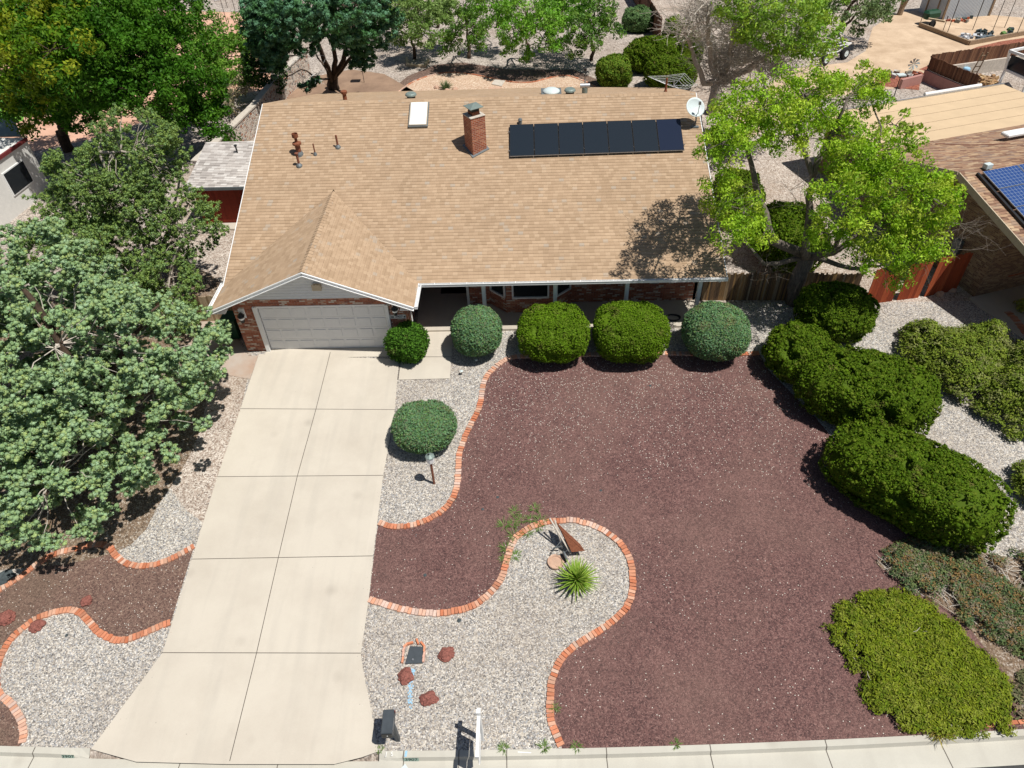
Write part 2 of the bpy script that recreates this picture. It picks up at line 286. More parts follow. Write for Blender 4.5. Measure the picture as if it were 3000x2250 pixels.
        return link(name,me,mat,parent,smooth)
def sheet(name,poly,mat,lift=0.,kind='structure',parent=None,edge=None,grid=None):
    """polygon (world xy) laid on the ground as a sheet"""
    from mathutils.geometry import tessellate_polygon
    poly=[Vector((float(p[0]),float(p[1]),0)) for p in poly]
    bm=bmesh.new(); vs=[bm.verts.new(p) for p in poly]
    for tri in tessellate_polygon([poly]):
        try: bm.faces.new([vs[i] for i in tri])
        except ValueError: pass
    bm.normal_update()
    bmesh.ops.bisect_plane(bm,geom=bm.verts[:]+bm.edges[:]+bm.faces[:],plane_co=(0,0,0),plane_no=(0,1,0))
    for v in bm.verts: v.co.z=gz(v.co.x,v.co.y)+lift
    bm.normal_update()
    for f in bm.faces:
        if f.normal.z<0: f.normal_flip()
    me=bpy.data.meshes.new(name); bm.to_mesh(me); bm.free(); uvbox(me); o=link(name,me,mat,parent)
    if kind: o['kind']=kind
    return o
def spline(pts,closed=False,step=.12):
    pts=[np.array(p[:2],float) for p in pts]; n=len(pts); out=[]
    for i in range(n if closed else n-1):
        p0=pts[(i-1)%n] if closed or i>0 else 2*pts[0]-pts[1]; p1=pts[i]; p2=pts[(i+1)%n]; p3=pts[(i+2)%n] if closed or i+2<n else 2*p2-p1
        k=max(2,int(np.linalg.norm(p2-p1)/step))
        for j in range(k):
            t=j/k; out.append(.5*((2*p1)+(-p0+p2)*t+(2*p0-5*p1+4*p2-p3)*t*t+(-p0+3*p1-3*p2+p3)*t**3))
    if not closed: out.append(pts[-1])
    return out
def Dl(l): return [D(x,y) for x,y in l]
rng=np.random.default_rng(7); random.seed(7)
def unit(n): 
    v=rng.normal(size=(n,3)); return v/np.linalg.norm(v,axis=1,keepdims=True)
_ico=None
def ico():
    global _ico
    if _ico is None:
        bm=bmesh.new(); bmesh.ops.create_icosphere(bm,subdivisions=1,radius=1); bm.verts.ensure_lookup_table(); _ico=(np.array([v.co[:] for v in bm.verts]),np.array([[v.index for v in f.verts] for f in bm.faces])); bm.free()
    return _ico
def leafmesh(name,C,N,size,col,mat,parent,asp=1.8,colvar=.18,huevar=.04,bend=.0,blobs=None):
    """C centres, N normals, size per leaf or scalar, col (n,3) albedo; blobs=(centres,radii,colours,flatness): small solid tufts under the leaves"""
    n=len(C); C=np.asarray(C,float); N=N/np.linalg.norm(N,axis=1,keepdims=True); a=np.cross(N,unit(n)); a/=np.linalg.norm(a,axis=1,keepdims=True)+1e-9; b=np.cross(N,a)
    sz=np.broadcast_to(np.asarray(size,float),(n,))*rng.uniform(.7,1.3,n); l=(sz*np.asarray(asp)/2)[:,None]; h=(sz/2)[:,None]
    V=np.stack([C-a*l,C-b*h+N*bend*h,C+a*l,C+b*h+N*bend*h],1).reshape(-1,3); nl=4*n; idx=np.arange(nl); start=np.arange(0,nl,4); tot=np.full(n,4)
    c=np.broadcast_to(np.asarray(col,float),(n,3))*rng.uniform(1-colvar,1+colvar,(n,1))*rng.uniform(1-huevar,1+huevar,(n,3))
    if blobs is not None:
        bc,br,bcol,fl=blobs; iv,fi=ico(); m=len(bc); k=len(iv); B=bc[:,None,:]+iv[None]*(br[:,None]*rng.uniform(.72,1.12,(m,k)))[...,None]*np.array([1,1,fl])
        fidx=(fi[None]+(np.arange(m)*k)[:,None,None]).reshape(-1)+4*n; V=np.r_[V,B.reshape(-1,3)]; idx=np.r_[idx,fidx]; nf=m*len(fi); start=np.r_[start,nl+np.arange(0,3*nf,3)]; tot=np.r_[tot,np.full(nf,3)]
        cc=np.repeat(np.broadcast_to(bcol,(m,3))*rng.uniform(.85,1.1,(m,1)),len(fi),0)*rng.uniform(.8,1.15,(nf,1)); c=np.r_[c,cc]
    me=bpy.data.meshes.new(name); me.vertices.add(len(V)); me.vertices.foreach_set('co',V.astype(np.float32).ravel()); me.loops.add(len(idx)); me.loops.foreach_set('vertex_index',idx.astype(np.int32))
    me.polygons.add(len(tot)); me.polygons.foreach_set('loop_start',start.astype(np.int32)); me.polygons.foreach_set('loop_total',tot.astype(np.int32)); me.update(calc_edges=True)
    at=me.attributes.new('Col','FLOAT_COLOR','FACE'); at.data.foreach_set('color',np.concatenate([np.clip(c,0,1),np.ones((len(c),1))],1).astype(np.float32).ravel())
    return link(name,me,mat,parent)
def pick(cols,n,w=None):
    cols=np.array(cols,float); return cols[rng.choice(len(cols),n,p=w)]
def nz(P,s,seed=0.): 
    return np.array([noise.noise(Vector((p[0]*s+seed,p[1]*s+seed*.7,p[2]*s-seed))) for p in P])
# ---------------- ground ----------------
def bigground():
    xs=sorted(set([-220,-120,-60,-30]+list(range(-24,50,3))+[60,100,160,260])); ys=[-120,-60,-30,-20,-17]+[ -16+.5*i for i in range(32)]+[0,10,20,40,60,100,180,320]
    mb=MB(); idx={}
    vs=[(x,y,gz(x,y)-.35 if y<yc(x)-.1 else gz(x,y)) for y in ys for x in xs]; nx=len(xs)
    mb.add(vs,[(j*nx+i,j*nx+i+1,(j+1)*nx+i+1,(j+1)*nx+i) for j in range(len(ys)-1) for i in range(nx-1)])
    o=mb.build('ground','gravel_far'); o['kind']='structure'; return o
bigground()
# front yard gravel beds
XL,XR=-14.,34.
curbline=[(x,yc(x)) for x in np.arange(XL,XR+.1,1.)]
sheet('front_gravel',curbline+[(XR,2.6),(XL,2.6)],'gravel',.004)
DL=[D(560,766),D(520,884),D(470,1031),D(415,1209),D(352,1411),G(268,2196)]; DR=[D(862,777),D(853,886),D(828,1028),D(806,1202),D(797,1295),D(780,1412),G(1064,1963),G(1088,2082),G(1108,2203)]
E1=[(1640,764),(1560,766),(1420,764),(1300,766),(1200,770),(1110,772),(1075,790),(1050,817),(1041,850),(1035,882),(1018,915),(1003,948),(992,985),(990,1020),(985,1060),(965,1095),(930,1120),(890,1135),(850,1138),(818,1130)]
E2=[(797,1295),(850,1312),(910,1324),(970,1323),(1025,1307),(1065,1275),(1085,1245),(1097,1205),(1112,1165),(1150,1138),(1200,1126),(1250,1127),(1300,1145),(1340,1175),(1362,1215),(1367,1265),(1355,1310),(1320,1345),(1275,1375),(1230,1405),(1203,1440),(1191,1480),(1188,1520),(1193,1565),(1213,1612)]
E3=[(420,1180),(385,1200),(345,1217),(305,1224),(270,1216),(250,1200),(235,1182),(208,1176),(160,1187),(114,1200),(77,1222),(27,1258),(-60,1310)]
E4=[(369,1345),(347,1353),(320,1365),(280,1381),(253,1383),(227,1374),(205,1358),(192,1342),(179,1328),(160,1319),(139,1319),(107,1326),(80,1337),(53,1355),(27,1379),(8,1406),(0,1427),(-8,1450),(-8,1475),(0,1499),(27,1523),(45,1553),(52,1582),(48,1606)]
e1,e2,e3,e4=[spline(Dl(e)) for e in (E1,E2,E3,E4)]
kx=lambda x0,x1:[(x,yc(x)) for x in np.linspace(x0,x1,14)]
RB=Dl([(1640,764),(1660,800),(1760,900),(1850,1010),(1960,1130),(2120,1200),(2300,1330)]); rbx=RB[-1][0]
sheet('red_lava_gravel',list(e1)+[DR[2]*.25+DR[3]*.75+np.array([.02,0,0])]+list(e2)+kx(e2[-1][0],rbx+1)+[(rbx+1,RB[-1][1])]+[p for p in RB[::-1]][:-1],'lava',.008)
sheet('brown_lava_gravel',list(e3)+[D(-60,1520)]+[e4[i] for i in range(len(e4)-1,-1,-1) if e4[i][1]>D(0,1432)[1]],'lava_left',.008)
i0=[i for i,p in enumerate(e4) if p[1]<D(0,1490)[1]]
sheet('red_lava_corner',[D(-60,1480)]+[e4[i] for i in i0]+[(e4[-1][0]-.05,yc(e4[-1][0])),(D(-60,1600)[0]-.5,yc(-5))],'lava_left',.008)
# driveway slab, joints, paths
def driveway():
    poly=DL+[G(400,2233),G(665,2240),G(980,2240),G(1060,2220)]+DR[::-1]
    sheet('driveway',[p[:2] for p in poly],'concrete',.03)
    mb=MB()
    def j(a,b,wd=.022,lift=.0335):
        a=np.array(a[:2]);b=np.array(b[:2]); d=(b-a)/np.linalg.norm(b-a); n=np.array([-d[1],d[0]])*wd/2; k=max(1,int(np.linalg.norm(b-a)/.5)); 
        for i in range(k):
            p=a+(b-a)*i/k; q=a+(b-a)*(i+1)/k; mb.add([(*(p+n),gz(*p)+lift),(*(p-n),gz(*p)+lift),(*(q-n),gz(*q)+lift),(*(q+n),gz(*q)+lift)],[(0,1,2,3)])
    c=[D(714,762),D(683,885),D(643,1029),D(602,1205),D(555,1411),D(497,1645)]
    for a,b in zip(c,c[1:]): j(a,b)
    for a,b in ((DL[1],DR[1]),(DL[2],DR[2]),(DL[3],DR[3]),(DL[4],DR[5])): j(a,b)
    j(G(1173,1047),G(1323,1047)); j(G(1173,1062),G(1166,1113),.03)
    o=mb.build('driveway_joint','joint'); o['kind']='structure'
driveway()
sheet('garage_apron',[(-.2,-.45),(5.5,-.45),(5.5,.08),(-.2,.08)],'concrete',.026)
sheet('walkway',[G(*p)[:2] for p in ((1190,955),(1328,955),(1323,1047),(1318,1110),(1168,1114),(1174,1058))],'concrete',.026)
o=sheet('side_slab',[G(*p)[:2] for p in ((540,925),(664,925),(724,1044),(757,1043),(733,1112),(590,1085),(545,1000))],'oldslab',.02)
sheet('side_gravel',[(-8.5,2.2),(-.95,2.2),(-.95,14),(-8.5,14)],'side_gravel',.006)
sheet('side_dirt',[D(x,y)[:2] for x,y in ((380,690),(475,655),(545,770),(520,884),(470,1031),(440,1130),(400,1100),(330,1000))],'side_gravel',.006)
sheet('juniper_litter',spline([(x,y) for x,y in ((-2.2,-7.2),(-1.7,-4.5),(-2.1,-1.5),(-2.9,1.0),(-3,4),(-6,6.5),(-11,6),(-13,0),(-12.5,-7),(-9,-9.2),(-5,-9.3),(-2.6,-8.6))],True,.5),'litter',.0095)
# back yard surfaces
sheet('brown_dirt',[D(x,y)[:2] for x,y in ((560,235),(620,205),(680,165),(760,150),(830,160),(900,200),(900,330),(560,330))],'browndirt',.008)
BY=[(855,205),(880,185),(910,170),(945,160),(985,157),(1030,163),(1075,172),(1110,178),(1150,178),(1190,168),(1225,164),(1260,175),(1300,195)]
by=spline(Dl(BY)); sheet('tan_pea_gravel',list(by)+[(16,20),(3,20)],'tanpea',.008)
sheet('red_mulch_band',Dl([(850,190),(880,165),(940,140),(1000,135),(1100,150),(1180,150),(1240,150),(1330,190)])+[(19,21),(2,21)],'lava_left',.0045)
sheet('pink_dirt',[D(x,y)[:2] for x,y in ((330,15),(560,17),(600,80),(580,190),(380,240),(200,300),(60,330),(-250,330),(-250,60))],'pinkdirt',.006)
sheet('lawn',[D(x,y)[:2] for x,y in ((-150,240),(10,170),(60,215),(50,262),(-150,280))],'grass',.012)
sheet('neighbour_gravel',[D(x,y)[:2] for x,y in ((1400,-20),(1520,-40),(1700,-20),(1900,60),(1870,110),(1720,150),(1800,560),(2300,420),(2600,640),(1840,655),(1560,560),(1500,200))],'side_gravel',.005)
sheet('tan_dirt_path',[D(x,y)[:2] for x,y in ((1885,60),(1930,30),(1990,20),(2230,40),(2400,90),(2150,110),(2030,150),(1980,185),(1760,215),(1620,300),(1560,270),(1700,150),(1830,135),(1870,110))],'dirt',.010)
sheet('red_rock_bed',[D(x,y)[:2] for x,y in ((1985,150),(2010,140),(2060,122),(2110,102),(2160,90),(2260,75),(2300,100),(2190,145),(2060,170))],'redrock',.016)
sheet('far_red_band',[D(x,y)[:2] for x,y in ((1890,165),(1990,155),(1985,195),(1890,185))],'redrock',.016)
# patio under front porch
pm=MB(); pm.prism([(5.75,1.0),(17.6,1.0),(17.6,2.9),(12.3,4.4),(5.6,4.6)],-.02,.1); o=pm.build('porch_slab','porch'); o['kind']='structure'
# kerb, gutter, street
def street():
    mb=MB(); g=MB(); st=MB(); xs=np.arange(-14,34.01,.25)
    dx0,dx1=G(268,2196)[0],G(1108,2203)[0]
    def top(x):
        if dx0-.05<x<dx1+.05: return 0.
        e=min(1,min(abs(x-dx0),abs(x-dx1))/.9) if dx0-1<x<dx1+1 else 1; return 1 if x<dx0-.9 or x>dx1+.9 else max(.0,e)
    for a,b in zip(xs,xs[1:]):
        r=[]
        for x in (a,b):
            y=yc(x); z=SL*y; t=top(x); gy=z-.135
            r.append([(x,y,z+.006),(x,y-.16,z+.006-.125*(1-t)),(x,y-.21,gy+.01),(x,y-.8,gy-.03),(x,y-1.15,gy-.03)])
        if not (dx0<(a+b)/2<dx1): mb.add([r[0][0],r[0][1],r[0][2],r[1][2],r[1][1],r[1][0]],[(0,1,4,5),(1,2,3,4)])
        g.add([r[0][2],r[0][3],r[1][3],r[1][2]],[(0,1,2,3)])
    mb.build('kerb','curb')['kind']='structure'; g.build('gutter','curb')['kind']='structure'
    zs=SL*YC0-.165
    st.add([(-60,yc(-14)-.8,zs+.0)]+[(x,yc(x)-.79,SL*yc(x)-.162) for x in xs]+[(60,yc(34)-.8,zs),(60,-30,zs-.2),(-60,-30,zs-.2)],[tuple(range(len(xs)+4))]); st.build('street','asphalt')['kind']='structure'
    jm=MB()
    for x in (-12.6,-9.6,-6.6,-3.0,6.9+.0,8.35,9.6,12.2,14.9,17.9,20.9,23.9,26.9,1.0,3.6):
        y=yc(x); z=SL*y; gy=z-.135; w_=.012
        if not dx0<x<dx1: jm.add([(x-w_,y,z+.009),(x+w_,y,z+.009),(x+w_,y-.163,z+.009),(x-w_,y-.163,z+.009),(x-w_,y-.213,gy+.014),(x+w_,y-.213,gy+.014)],[(0,1,2,3),(3,2,5,4)])
        s=.12*(x-8)*.12; jm.add([(x-w_,y-.213,gy+.013),(x+w_,y-.213,gy+.013),(x+w_+s*.4,y-.8,gy-.026),(x-w_+s*.4,y-.8,gy-.026)],[(0,1,2,3)])
    jm.build('kerb_joint','joint')['kind']='structure'
street()
# brick edging runs: one thing per run, single bricks inside the mesh
def edging(path,label,wd=.2,bl=.095,h=.045,name='brick_edging',full=True):
    L=[0]; 
    for a,b in zip(path,path[1:]): L.append(L[-1]+np.linalg.norm(b-a))
    mb=MB(); n=int(L[-1]/(bl+.012)); tones=[(.52,.20,.11),(.55,.25,.15),(.47,.16,.08),(.56,.32,.22),(.58,.40,.31),(.46,.20,.12)]
    wt=[.28,.26,.16,.14,.08,.08]
    for i in range(n):
        s=(i+.5)*L[-1]/n; k=min(len(L)-2,max(0,np.searchsorted(L,s)-1)); t=(s-L[k])/(L[k+1]-L[k]+1e-9); p=path[k]+(path[k+1]-path[k])*t; d=path[min(k+2,len(path)-1)]-path[max(k-1,0)]
        ang=math.atan2(d[1],d[0])+random.uniform(-.07,.07); ps=.45*noise.noise(Vector((s*.35,path[0][0],0)))
        c=random.choices(tones,wt)[0] if ps<.12 else random.choice([(.62,.38,.28),(.58,.42,.35),(.60,.30,.19)])
        q_=random.uniform(.82,1.1); c=tuple(x*q_ for x in c); mb.cc=c; z=gz(p[0],p[1]); off=random.uniform(-.014,.014); nn=np.array([-math.sin(ang),math.cos(ang)])
        mb.box((p[0]+nn[0]*off,p[1]+nn[1]*off,z+h/2-.012+random.uniform(-.012,.008)),(bl*random.uniform(.96,1.02),wd*random.uniform(.96,1.04),h+.03),ang)
    o=mb.build(name,'edging'); return tag(o,label,'brick edging','curved brick edgings')
edging(e1[:],'curved brick edging behind the row of round bushes and down past the lamp post')
edging(e2,'long S shaped brick edging looping round the agave and wheelbarrow')
edging(e3,'brick edging in the shadow of the big juniper tree left of the driveway')
edging(e4,'wavy brick edging round the pebble bed at the lower left of the driveway')
edging(by,'pinkish curb edging round the tan gravel circle behind the house',.12,.22,.05)
e6=[G(*p)[:2] for p in ((2645,2136),(2760,2132),(2900,2126),(3000,2116),(3100,2108))]
edging(spline(e6),'short brick row along the kerb under the low green juniper',.1,.2,.05)
e7=[G(*p)[:2] for p in ((2950,915),(2975,940),(3010,985),(3060,1040))]
edging(spline(e7),'brick edging beside the covered porch of the right hand house',.3,.1,.05)
# ---------------- main house ----------------
xl,xr,ze,ym,yr,xR,s2,yg,sg=-1.47,6.09,2.49,.98,10.29,17.94,.368,-.6,.43
zr=ze+s2*(yr-ym); xa=(xl+xr)/2; za=ze+sg*(xr-xl)/2; yj=ym+(za-ze)/s2
house=empty('brick_house',(8,5,0),'single storey red brick house with tan shingle roof, white garage door and front porch','house')
def zf(y): return ze+s2*(y-ym)
def shingle_rows(mb,P,axis,lo,hi,span,exp=.145,th=.014):
    """P(a,h): point from along-eave coordinate a and up-slope plan coordinate h"""
    pass
def main_roof():
    A=MB(); sl=math.hypot(1,s2); st=.16/sl; n=int((yr-ym)/st); th=.013
    def row(y0,y1,a0,b0,a1,b1,f,back=False):
        z0,z1=f(y0),f(y1); A.cm=0
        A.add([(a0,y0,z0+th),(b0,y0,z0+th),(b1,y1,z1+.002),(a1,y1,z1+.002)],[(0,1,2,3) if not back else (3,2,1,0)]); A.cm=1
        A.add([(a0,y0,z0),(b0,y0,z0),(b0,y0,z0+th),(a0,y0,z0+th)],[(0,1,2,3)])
    xv=lambda y:(xl+(xa-xl)*min(1,(y-ym)/(yj-ym)), xr-(xr-xa)*min(1,(y-ym)/(yj-ym)))
    for i in range(n+1):
        y0=ym-.02+i*st if i else ym-.06; y1=min(yr,ym-.02+(i+1)*st)
        if y1<=y0: continue
        if y0<yj:
            l0,r0=xv(max(y0,ym)); l1,r1=xv(y1); 
            if l0-xl>.01 or l1-xl>.01: row(y0,y1,xl,l0,xl,l1,zf)
            row(y0,y1,r0,xR,r1,xR,zf)
        else: row(y0,y1,xl,xR,xl,xR,zf)
    # back slope
    sb=.33; fb=lambda y:zr-sb*(y-yr); st2=.16/math.hypot(1,sb)
    yl,yr2=yr+9.4,yr+5.0
    nb=int(9.4/st2)
    for i in range(nb):
        y1=yr+i*st2; y0=yr+(i+1)*st2; xx=lambda y: xR if y<yr2 else xR-(y-yr2)/(yl-yr2)*(xR-12.)
        row(y0,y1,xl,xx(y0),xl,xx(y1),fb,True)
    # ridge caps
    A.cm=0
    for i in range(int((xR-xl)/.2)):
        x0=xl+i*.2; A.add([(x0,yr-.15,zr-.04),(x0+.2,yr-.15,zr-.052),(x0+.2,yr,zr+.022),(x0,yr,zr+.03),(x0+.2,yr+.15,zr-.04),(x0,yr+.15,zr-.03)],[(0,1,2,3),(3,2,4,5)])
    # garage gable
    sl=math.hypot(1,sg); st=.16/sl; n=int((xa-xl)/st)+1
    for sgn in (1,-1):
        for i in range(n):
            h0=i*st if i else -.05; h1=min((i+1)*st,xa-xl)
            if h1<=h0: continue
            X=lambda h:(xl+h) if sgn>0 else (xr-h)
            Z=lambda h:ze+sg*h; yv=lambda h:ym+max(h,0)*(yj-ym)/(xa-xl)
            A.cm=0; A.add([(X(h0),yg,Z(h0)+th),(X(h0),yv(h0),Z(h0)+th),(X(h1),yv(h1),Z(h1)+.002),(X(h1),yg,Z(h1)+.002)],[(0,1,2,3)])
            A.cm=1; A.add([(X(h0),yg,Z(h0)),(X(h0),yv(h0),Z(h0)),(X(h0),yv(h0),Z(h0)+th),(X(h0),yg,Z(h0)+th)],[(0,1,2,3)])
    A.cm=0
    for i in range(int((yj-yg)/.2)):
        y0=yg+i*.2; A.add([(xa-.15,y0,za-.04),(xa-.15,y0+.2,za-.052),(xa,y0+.2,za+.022),(xa,y0,za+.03),(xa+.15,y0+.2,za-.052),(xa+.15,y0,za-.04)],[(0,1,2,3),(3,2,4,5)])
    # deck underneath, gives the roof its thickness
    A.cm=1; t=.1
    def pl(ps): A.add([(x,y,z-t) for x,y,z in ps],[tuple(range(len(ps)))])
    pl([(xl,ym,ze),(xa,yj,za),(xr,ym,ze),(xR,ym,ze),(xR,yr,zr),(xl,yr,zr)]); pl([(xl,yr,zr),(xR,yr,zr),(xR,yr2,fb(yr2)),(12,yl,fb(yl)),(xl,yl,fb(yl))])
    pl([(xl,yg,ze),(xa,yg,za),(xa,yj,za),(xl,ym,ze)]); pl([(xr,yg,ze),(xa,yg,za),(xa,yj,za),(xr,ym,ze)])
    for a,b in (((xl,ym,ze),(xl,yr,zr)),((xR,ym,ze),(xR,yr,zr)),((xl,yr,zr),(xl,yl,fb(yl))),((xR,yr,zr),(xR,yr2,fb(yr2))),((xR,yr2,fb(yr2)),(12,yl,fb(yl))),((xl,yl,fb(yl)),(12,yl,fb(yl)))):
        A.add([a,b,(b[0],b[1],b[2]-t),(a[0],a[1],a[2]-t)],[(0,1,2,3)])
    me=bpy.data.meshes.new('roof'); me.from_pydata(A.v,[],A.f); me.update()
    # make roof faces point up
    bm=bmesh.new(); bm.from_mesh(me)
    bm.faces.ensure_lookup_table()
    for f in bm.faces:
        if abs(f.normal.z)>.3 and f.normal.z<0: f.normal_flip()
    bm.to_mesh(me); bm.free(); me.polygons.foreach_set('material_index',A.mi); me.update(); uvbox(me)
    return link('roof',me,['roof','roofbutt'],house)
roof=main_roof()
def walls():
    W=MB()
    def wall(a,b,z0,z1,th=.12,ztop=None):
        ztop=ztop or (z1,z1); a=Vector((*a,0)); b=Vector((*b,0)); n=(b-a).normalized().cross(Vector((0,0,1)))*th
        vs=[(a.x,a.y,z0),(b.x,b.y,z0),(b.x,b.y,ztop[1]),(a.x,a.y,ztop[0])]; vs+=[(x-n.x,y-n.y,z) for x,y,z in vs]
        W.add(vs,[(0,1,2,3),(7,6,5,4),(0,4,5,1),(3,2,6,7),(1,5,6,2),(0,3,7,4)])
    zt=2.41
    gl,gr=-.95,5.55
    wall((gl,0),(-.16,0),-.05,zt+.35,ztop=(ze+sg*.4,ze+sg*1.1)); wall((5.04,0),(gr,0),-.05,zt,ztop=(ze+sg*.9,ze+sg*.4))
    wall((-.16,0),(5.04,0),2.2,2.57)
    wall((gl,19),(gl,.12),-.05,2.5); wall((gr,.12),(gr,4.6),0,2.5)
    # porch wall, entry recess, bay
    wall((5.67,4.6),(7.75,4.6),0,3.4); wall((7.75,4.6),(7.75,2.75),0,2.9)
    wall((7.75,2.75),(8.75,2.75),0,2.9)
    wall((8.75,2.75),(9.45,2.1),0,.85); wall((9.45,2.1),(11.45,2.1),0,.85); wall((11.45,2.1),(12.15,2.75),0,.85)
    wall((8.75,2.75),(9.45,2.1),2.05,2.75); wall((9.45,2.1),(11.45,2.1),2.05,2.75); wall((11.45,2.1),(12.15,2.75),2.05,2.75)
    wall((9.45,2.1),(9.7,2.1),.85,2.05); wall((11.2,2.1),(11.45,2.1),.85,2.05)
    wall((12.15,2.75),(14.6,2.75),0,2.9); wall((14.6,2.75),(16.2,2.75),0,1.2); wall((14.6,2.75),(16.2,2.75),2.05,2.9); wall((16.2,2.75),(17.4,2.75),0,2.9)
    wall((17.4,2.75),(17.4,15.),-.05,2.6); wall((17.4,15.),(11.5,18.9),-.05,2.5); wall((11.5,18.9),(gl,18.9),-.05,2.4)
    W.build('wall','brick',house)
    # side gable infill
    for X in (-.95,17.28): g=MB(); g.add([(X,1.3,2.5),(X,yr,zr-.12),(X,18.5,2.5),(X+.1,1.3,2.5),(X+.1,yr,zr-.12),(X+.1,18.5,2.5)],[(0,1,2),(3,5,4),(0,3,4,1),(1,4,5,2)]); g.build('side_gable','siding',house)
walls()
def trim():
    f=MB()
    # gable siding with lap boards
    s=MB(); z=2.56; 
    while z<za-.35:
        h=.125; half=lambda zz:(za-.12-zz)/sg
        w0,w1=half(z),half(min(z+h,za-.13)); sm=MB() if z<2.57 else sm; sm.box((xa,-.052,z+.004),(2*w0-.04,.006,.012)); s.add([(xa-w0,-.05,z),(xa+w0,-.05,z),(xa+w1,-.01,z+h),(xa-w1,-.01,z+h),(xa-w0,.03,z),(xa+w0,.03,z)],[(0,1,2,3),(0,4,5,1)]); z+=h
    s.add([(xa-half(z),-.03,z),(xa+half(z),-.03,z),(xa,-.02,za-.15)],[(0,1,2)]); so_=s.build('gable_siding','siding',house); sm.build('lap_shadow_line','chrome',so_)  # thin grey bars stand in for the shadow under each lap board
    # rake boards: fascia, drip edge, lower lip
    for sgn,X in ((1,xl),(-1,xr)):
        a=Vector((X-.02*sgn,yg,ze)); b=Vector((xa,yg,za))
        f.bar(a+Vector((0,-.03,-.055)),b+Vector((0,-.03,-.055)),.03,.12); f.bar(a+Vector((0,-.055,.005)),b+Vector((0,-.055,.005)),.05,.03); f.bar(a+Vector((0,-.06,-.118)),b+Vector((0,-.06,-.118)),.07,.022)
        f.bar(a+Vector((0,.3,-.118)),b+Vector((0,.3,-.118)),.62,.02)
    # soffit returns
    f.bar((xl+.25,ym,2.34),(xl+.25,yg,2.34),.5,.02); f.bar((xr-.27,ym,2.34),(xr-.27,yg,2.34),.5,.02)
    # porch beam and soffit
    f.box((11.85,1.35,2.36),(11.9,.2,.14)); f.box((11.85,1.15,2.405),(11.9,.5,.02))
    # right rake board
    f.bar((xR+.02,ym,ze-.07),(xR+.02,yr,zr-.07),.03,.16); f.bar((xl-.02,ym,ze-.07),(xl-.02,yr,zr-.07),.03,.16)
    f.build('fascia','white',house)
    def gutter(a,b,out):
        g=MB(); a=Vector(a); b=Vector(b); o=Vector(out)
        g.bar(a+o*.02+Vector((0,0,-.05)),b+o*.02+Vector((0,0,-.05)),.012,.11); g.bar(a+o*.125+Vector((0,0,-.045)),b+o*.125+Vector((0,0,-.045)),.014,.11); g.bar(a+o*.07+Vector((0,0,-.1)),b+o*.07+Vector((0,0,-.1)),.11,.012); g.bar(a+o*.13+Vector((0,0,.01)),b+o*.13+Vector((0,0,.01)),.03,.014)
        L=(b-a).length; n=int(L/.6)
        for i in range(n+1):
            p=a+(b-a)*(i/n); g.bar(p+o*.01+Vector((0,0,.012)),p+o*.135+Vector((0,0,.016)),.022,.006)
        for p in (a,b): g.bar(p+o*.01+Vector((0,0,-.045)),p+o*.13+Vector((0,0,-.045)),.012,.11)
        g.build('gutter','white',house)
    gutter((xr+.05,ym-.06,ze-.0),(xR+.02,ym-.06,ze-.0),(0,-1,0)); gutter((xr+.03,yg,ze),(xr+.03,ym-.2,ze),(1,0,0)); gutter((xl-.03,yg,ze),(xl-.03,ym+.2,ze),(-1,0,0))
    g=MB(); g.tube([(5.66,.95,2.4),(5.66,.95,.15),(5.66,.7,.08)],.04,6)
    g.build('downspout','white',house); g=MB(); g.tube([(17.75,1.05,2.35),(17.75,1.05,2.2),(17.6,1.5,2.1),(17.55,2.6,2.1)],.035,6)
    g.build('downspout','white',house)
    for X in (8.6,11.42,14.24,17.08):
        p=MB(); p.box((X,1.3,1.2),(.15,.15,2.3)); p.box((X,1.3,.15),(.19,.19,.1)); p.build('post','white',house,bevel=.008)
trim()
def garage_door():
    d=MB(); d.box((2.44,.1,1.065),(4.88,.04,2.13)); 
    for r in range(4):
        for c in range(8):
            d.box((.31+c*.61,.073,.27+r*.532),(.5,.02,.36))
    gd=d.build('garage_door','gdoor',house,bevel=.004)
    for r in range(1,4):
        k=MB(); k.box((2.44,.079,r*.532),(4.86,.006,.012)); k.build('panel_seam','chrome',gd)
    f=MB(); f.box((-.09,.0,1.08),(.15,.16,2.26)); f.box((4.96,.0,1.08),(.13,.16,2.26)); f.box((2.44,.03,2.17),(4.9,.1,.08)); f.build('door_frame','white',house,bevel=.006)
garage_door()
def porch_lamp(X,Z):
    b=MB(); b.box((X,-.03,Z+.14),(.24,.05,.42)); b.build('lamp_backplate','white',house,bevel=.006)
    l=MB(); l.lathe((X,-.2,Z-.1),[(.02,-.08),(.07,-.06),(.08,0),(.13,.22),(.145,.24),(.07,.33),(.02,.38)],8); l.tube([(X,-.04,Z+.1),(X,-.12,Z+.25),(X,-.2,Z+.2)],.015,6)
    o=l.build('lantern','black',house); g=MB(); g.lathe((X,-.2,Z-.09),[(.083,.02),(.126,.17)],8); g.build('lantern_glass','skyl',o)
porch_lamp(-.62,1.78); porch_lamp(5.3,2.0)
def textobj(s,loc,rot,size,mat,parent,name='lettering',depth=.002,sx=1):
    cu=bpy.data.curves.new(name,'FONT'); cu.body=s; cu.size=size; cu.extrude=depth; cu.align_x='CENTER'; cu.align_y='CENTER'
    o=bpy.data.objects.new(name,cu); COL.objects.link(o); dg=bpy.context.evaluated_depsgraph_get(); me=bpy.data.meshes.new_from_object(o.evaluated_get(dg)); bpy.data.objects.remove(o)
    R=rot if isinstance(rot,Matrix) else Matrix.Rotation(rot[2],4,'Z')@Matrix.Rotation(rot[0],4,'X')
    me.transform(Matrix.Translation(Vector(loc))@R@Matrix.Diagonal((sx,1,1,1))); return link(name,me,mat,parent)
